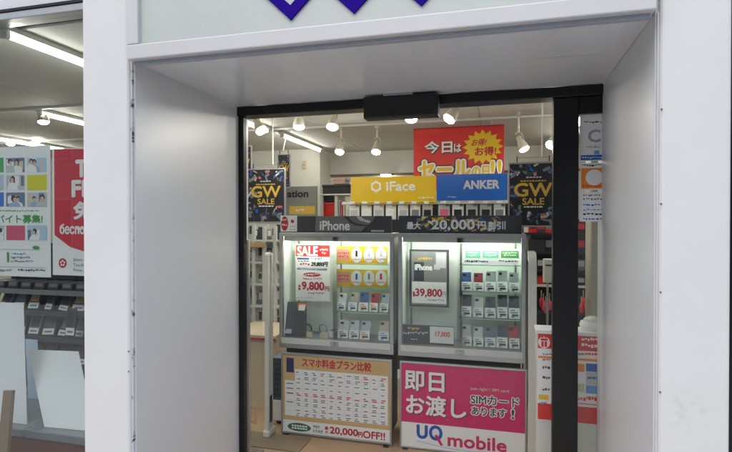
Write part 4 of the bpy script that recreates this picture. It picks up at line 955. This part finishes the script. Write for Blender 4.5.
for r, z in enumerate(vz):
    for i in range(9):
        u = 241.5+4.6*i; m = random.choice([SLATE, LGREY, LGREY, PAPER, PAPER, STEEL, GREYP]); x = PX(u, YV+.1)
        pack(5, .050, .10+.025*((i+r) % 3), .05, .01, m, random.choice([PAPER, LGREY, SLATE]), (x, YV+.1, z+.001), '%s small pack from the left on the %s shelf behind the left gate' % (ORD[i], ORD[r]), 'small packs behind the left gate', 'small_pack', 'package', False)
t = thing('low_counter', 'low tan counter with a dark red edge behind the left gate', 'counter', (PX(255, 4.1), 4.2, 0))
cx0, cx1 = PX(225, 3.95), PX(275, 3.95)
obj('top', G().box(cx0, cx1, 3.95, 4.5, .60, .635), mat('counter_tan', (206, 190, 164), .45, var=.06), t, bevel=.003); obj('edge', G().box(cx0, cx1, 3.94, 3.9495, .596, .612), DRED, t); obj('front', G().box(cx0, cx1, 3.97, 4.45, .001, .599), mat('counter_tan2', (204, 188, 164), .5), t)
t = thing('wire_basket', 'dark wire basket standing on the floor between gate and price board', 'basket', (PX(279, 3.75), 3.8, 0))
kx0, kx1 = PX(271.5, 3.7), PX(284, 3.7); g = G()
for k in range(7): x = kx0+(kx1-kx0)*k/6; g.box(x-.003, x+.003, 3.70, 3.706, .2, .52)
for k in range(9): z = .2+.32*k/8; g.box(kx0, kx1, 3.693, 3.699, z-.003, z+.003)
obj('wire_front', g, SLATE, t); obj('bin', G().box(kx0, kx1, 3.72, 3.95, .2, .52), STEEL, t); obj('plinth', G().box(kx0, kx1, 3.69, 3.95, .03, .199), CREAM, t, bevel=.01); obj('castor', G().tube([(kx0+.04, 3.72, .02), (kx0+.07, 3.72, .02)], .02, 10), BLACKP, t)
t = thing('floor_mat', 'thin grey mat on the shop floor by the left gate', 'mat', (PX(270, 3.4), 3.45, 0)); obj('pile', G().box(PX(236, 3.5), PX(300, 3.3), 3.28, 3.52, .001, .008), mat('mat_grey_brown', (132, 116, 96), .9, var=.1), t, bevel=.003)
YX = YD+.3
t = thing('glass_screen', 'low clear glass screen with faint lettering inside the left door post', 'screen', (PX(250, YX), YX, 0)); obj('pane', G().box(PX(236, YX), PX(262, YX), YX, YX+.008, .02, 1.35), GLASS, t)
letters(t, 'ltd', PX(241, YX), PX(256, YX), YX, PZ(250, 424, YX), PZ(250, 407, YX), mat('faint_red_film', (206, 160, 130), .5), .002)
obj('foot', G().box(PX(236, YX), PX(262, YX), YX-.02, YX+.028, 0, .0195), SILVER, t)

# ------------------------------------------------------------------ right gap: cabinet with poster, rack, post
YO = 3.10
ox0, ox1 = PX(537, YO), .74; oz = PZ(560, 331, YO)
t = thing('white_cabinet', 'waist high white cabinet behind the black door stile', 'cabinet', ((ox0+ox1)/2, YO, 0))
obj('body', G().box(ox0, ox1, YO, YO+.15, .05, oz-.022), WHITEM, t, bevel=.004); obj('top', G().box(ox0-.004, ox1+.004, YO-.006, YO+.154, oz-.0215, oz), PAPER, t, bevel=.003); obj('plinth', G().box(ox0+.02, ox1-.02, YO+.02, YO+.14, 0, .0495), SLATE, t)
YY = YO-.004
t, _ = sheet('gift_poster', 'red and white campaign poster on the white cabinet behind the door stile', 'poster', 538, 333, 614, 423.5, YY, PAPER, .002)
RC(t, 538.2, 333.3, 613.5, 350.5, YY, RED, 'red_band'); RC(t, 538.2, 406.5, 613.5, 423, YY, RED, 'red_band')
obj('gift_icon_disc', G().disc(PX(544.5, YY), YY-layer(t), PZ(544.5, 342.5, YY), .032, .034), PAPER, t)
g = G(); yy = YY-layer(t)
for (a, bq, c, dd) in ((541, 338.5, 548, 340.8), (541.6, 341.4, 544.2, 347), (544.9, 341.4, 547.4, 347), (542, 336.8, 544, 338), (545, 336.8, 547, 338)): g.quad(PX(a, YY), PX(c, YY), yy, PZ(544, dd, YY), PZ(544, bq, YY))
obj('gift_icon', g, RED, t)
DASH(t, dashes(582, 600, 338, 3, 1.5, 3)+dashes(582, 600, 344, 3.5, 1.5, 3), YY, PAPER); DASH(t, dashes(579, 602, 353.5, 2.4, 1.5, 3.5), YY, RED); RC(t, 538.5, 358.2, 613, 360.5, YY, ORANGE, 'orange_line')
for v in (354, 358.8): DASH(t, dashes(543, 552, v, 1.8, 1, 3), YY, GREYP)
for v in (366.5, 376.5, 388.5): DASH(t, dashes(543, 551, v, 2.6, 1, 3), YY, SLATE)
for u0, u1, va, m in ((578, 585, 364, ORANGE), (586.5, 602, 364, BLUE), (578, 585, 384, BEIGE), (586.5, 602, 386, CYAN)):
    RC(t, u0, va, u1, va+8, YY, m, 'colour_block')
RC(t, 586.5, 372.5, 602, 385.5, YY, LGREY, 'print_panel'); DASH(t, dashes(588, 601, 376.5, 4, 1, 3), YY, BLUE)
RC(t, 539, 395, 549, 400, YY, YELLOW, 'yellow_tag'); DASH(t, dashes(579, 602, 397, 4, 1, 3), YY, RED); DASH(t, dashes(541, 548, 402, 2, 1, 3), YY, CYAN); RC(t, 579, 404.5, 612, 405.5, YY, PINK)
t = thing('lidded_tub', 'rounded white lidded tub on the white cabinet behind the door pane', 'tub', (PX(592, YO+.1), YO+.1, oz))
dx = PX(591, YO+.1)
obj('bowl', G().tube([(dx, YO+.075, oz+.001), (dx, YO+.075, oz+.03), (dx, YO+.075, oz+.05)], [.06, .064, .058], 20), PAPER, t, smooth=False)
obj('lid', G().tube([(dx+.005, YO+.075, oz+.0505), (dx+.005, YO+.075, oz+.065), (dx+.005, YO+.075, oz+.078)], [.05, .046, .02], 16), WHITEM, t)
YU = 4.7
t = thing('goods_rack', 'dark rack of boxed goods and red charms behind the right gate', 'rack', (PX(560, YU), YU+.2, 0))
qx0, qx1 = PX(524, YU), PX(596, YU)
obj('back_panel', G().box(qx0, qx1+.3, YU+.36, YU+.38, .05, 1.62), DARKSH, t)
for u in (529, 561, 598): x = PX(u, YU); obj('upright', G().box(x-.03, x+.03, YU+.30, YU+.359, 0, 1.66), WHITEM if u < 540 else DARKSH, t)
qz = []
for v in (233, 252, 270, 285, 312, 345): z = PZ(545, v, YU); qz.append(z); obj('shelf', G().box(qx0, qx1+.3, YU, YU+.299, z-.016, z), CREAM if v in (285,) else DARKSH, t)
random.seed(41)
for r, z in enumerate(qz[:4]):
    for i in range(9):
        x = PX(533+8*i, YU+.06); m = random.choice([INK, SLATE, DBLUE, RED, GREYP, INK]); hgt = (.09, .11, .09, .07)[r]
        pack(6, .075, hgt, .1, .0, m, random.choice([LGREY, RED, SLATE, STEEL, GREYP]), (x, YU+.05, z+.001), '%s boxed item from the left on shelf %s of the right goods rack' % (ORD[i], ['one', 'two', 'three', 'four'][r]), 'boxed goods on the right rack', 'goods_box', 'box', False)
for i in range(9):
    u = 541.5+2.1*(i % 5)+(40 if i > 4 else 0); x = PX(u, YU-.02); z = PZ(u, 290+3*(i % 3), YU)
    t = thing('hanging_charm', '%s red charm from the left hanging below the cream shelf' % ORD[i], 'charm', (x, YU-.02, z), 'red charms on the rack')
    obj('strap', G().tube([(x, YU-.02, z), (x, YU-.02, z-.06)], .003, 5), BEIGE, t); obj('charm_body', G().tube([(x, YU-.02, z-.0605), (x, YU-.02, z-.08), (x+.004, YU-.02, z-.13), (x, YU-.02, z-.15)], [.006, .016, .018, .006], 8), random.choice([RED, DRED, PINK]), t, smooth=True)
t = thing('card_reader_box', 'cream wall box fixed beside the right gate', 'box', (PX(547, 4.2), 4.2, PZ(547, 284, 4.2))); kx = PX(543.5, 4.2)
obj('case', G().box(kx, kx+.075, 4.2, 4.26, PZ(547, 283, 4.2), PZ(547, 259, 4.2)), CREAM, t, bevel=.008); obj('slot', G().box(kx+.015, kx+.06, 4.196, 4.1995, PZ(547, 266, 4.2), PZ(547, 264.5, 4.2)), SLATE, t); obj('post', G().box(kx+.03, kx+.045, 4.2605, 4.29, 0, PZ(547, 262, 4.2)), SILVER, t)
t = thing('beige_column', 'square beige column standing behind the door pane', 'column', (PX(600, 3.7), 3.8, 0)); obj('shaft', G().box(PX(590.5, 3.7), PX(590.5, 3.7)+.22, 3.7, 3.92, .1, ZC-.001), BEAM, t, bevel=.01); obj('skirting', G().box(PX(590.5, 3.7)-.01, PX(590.5, 3.7)+.23, 3.69, 3.93, 0, .0995), WOODT, t)
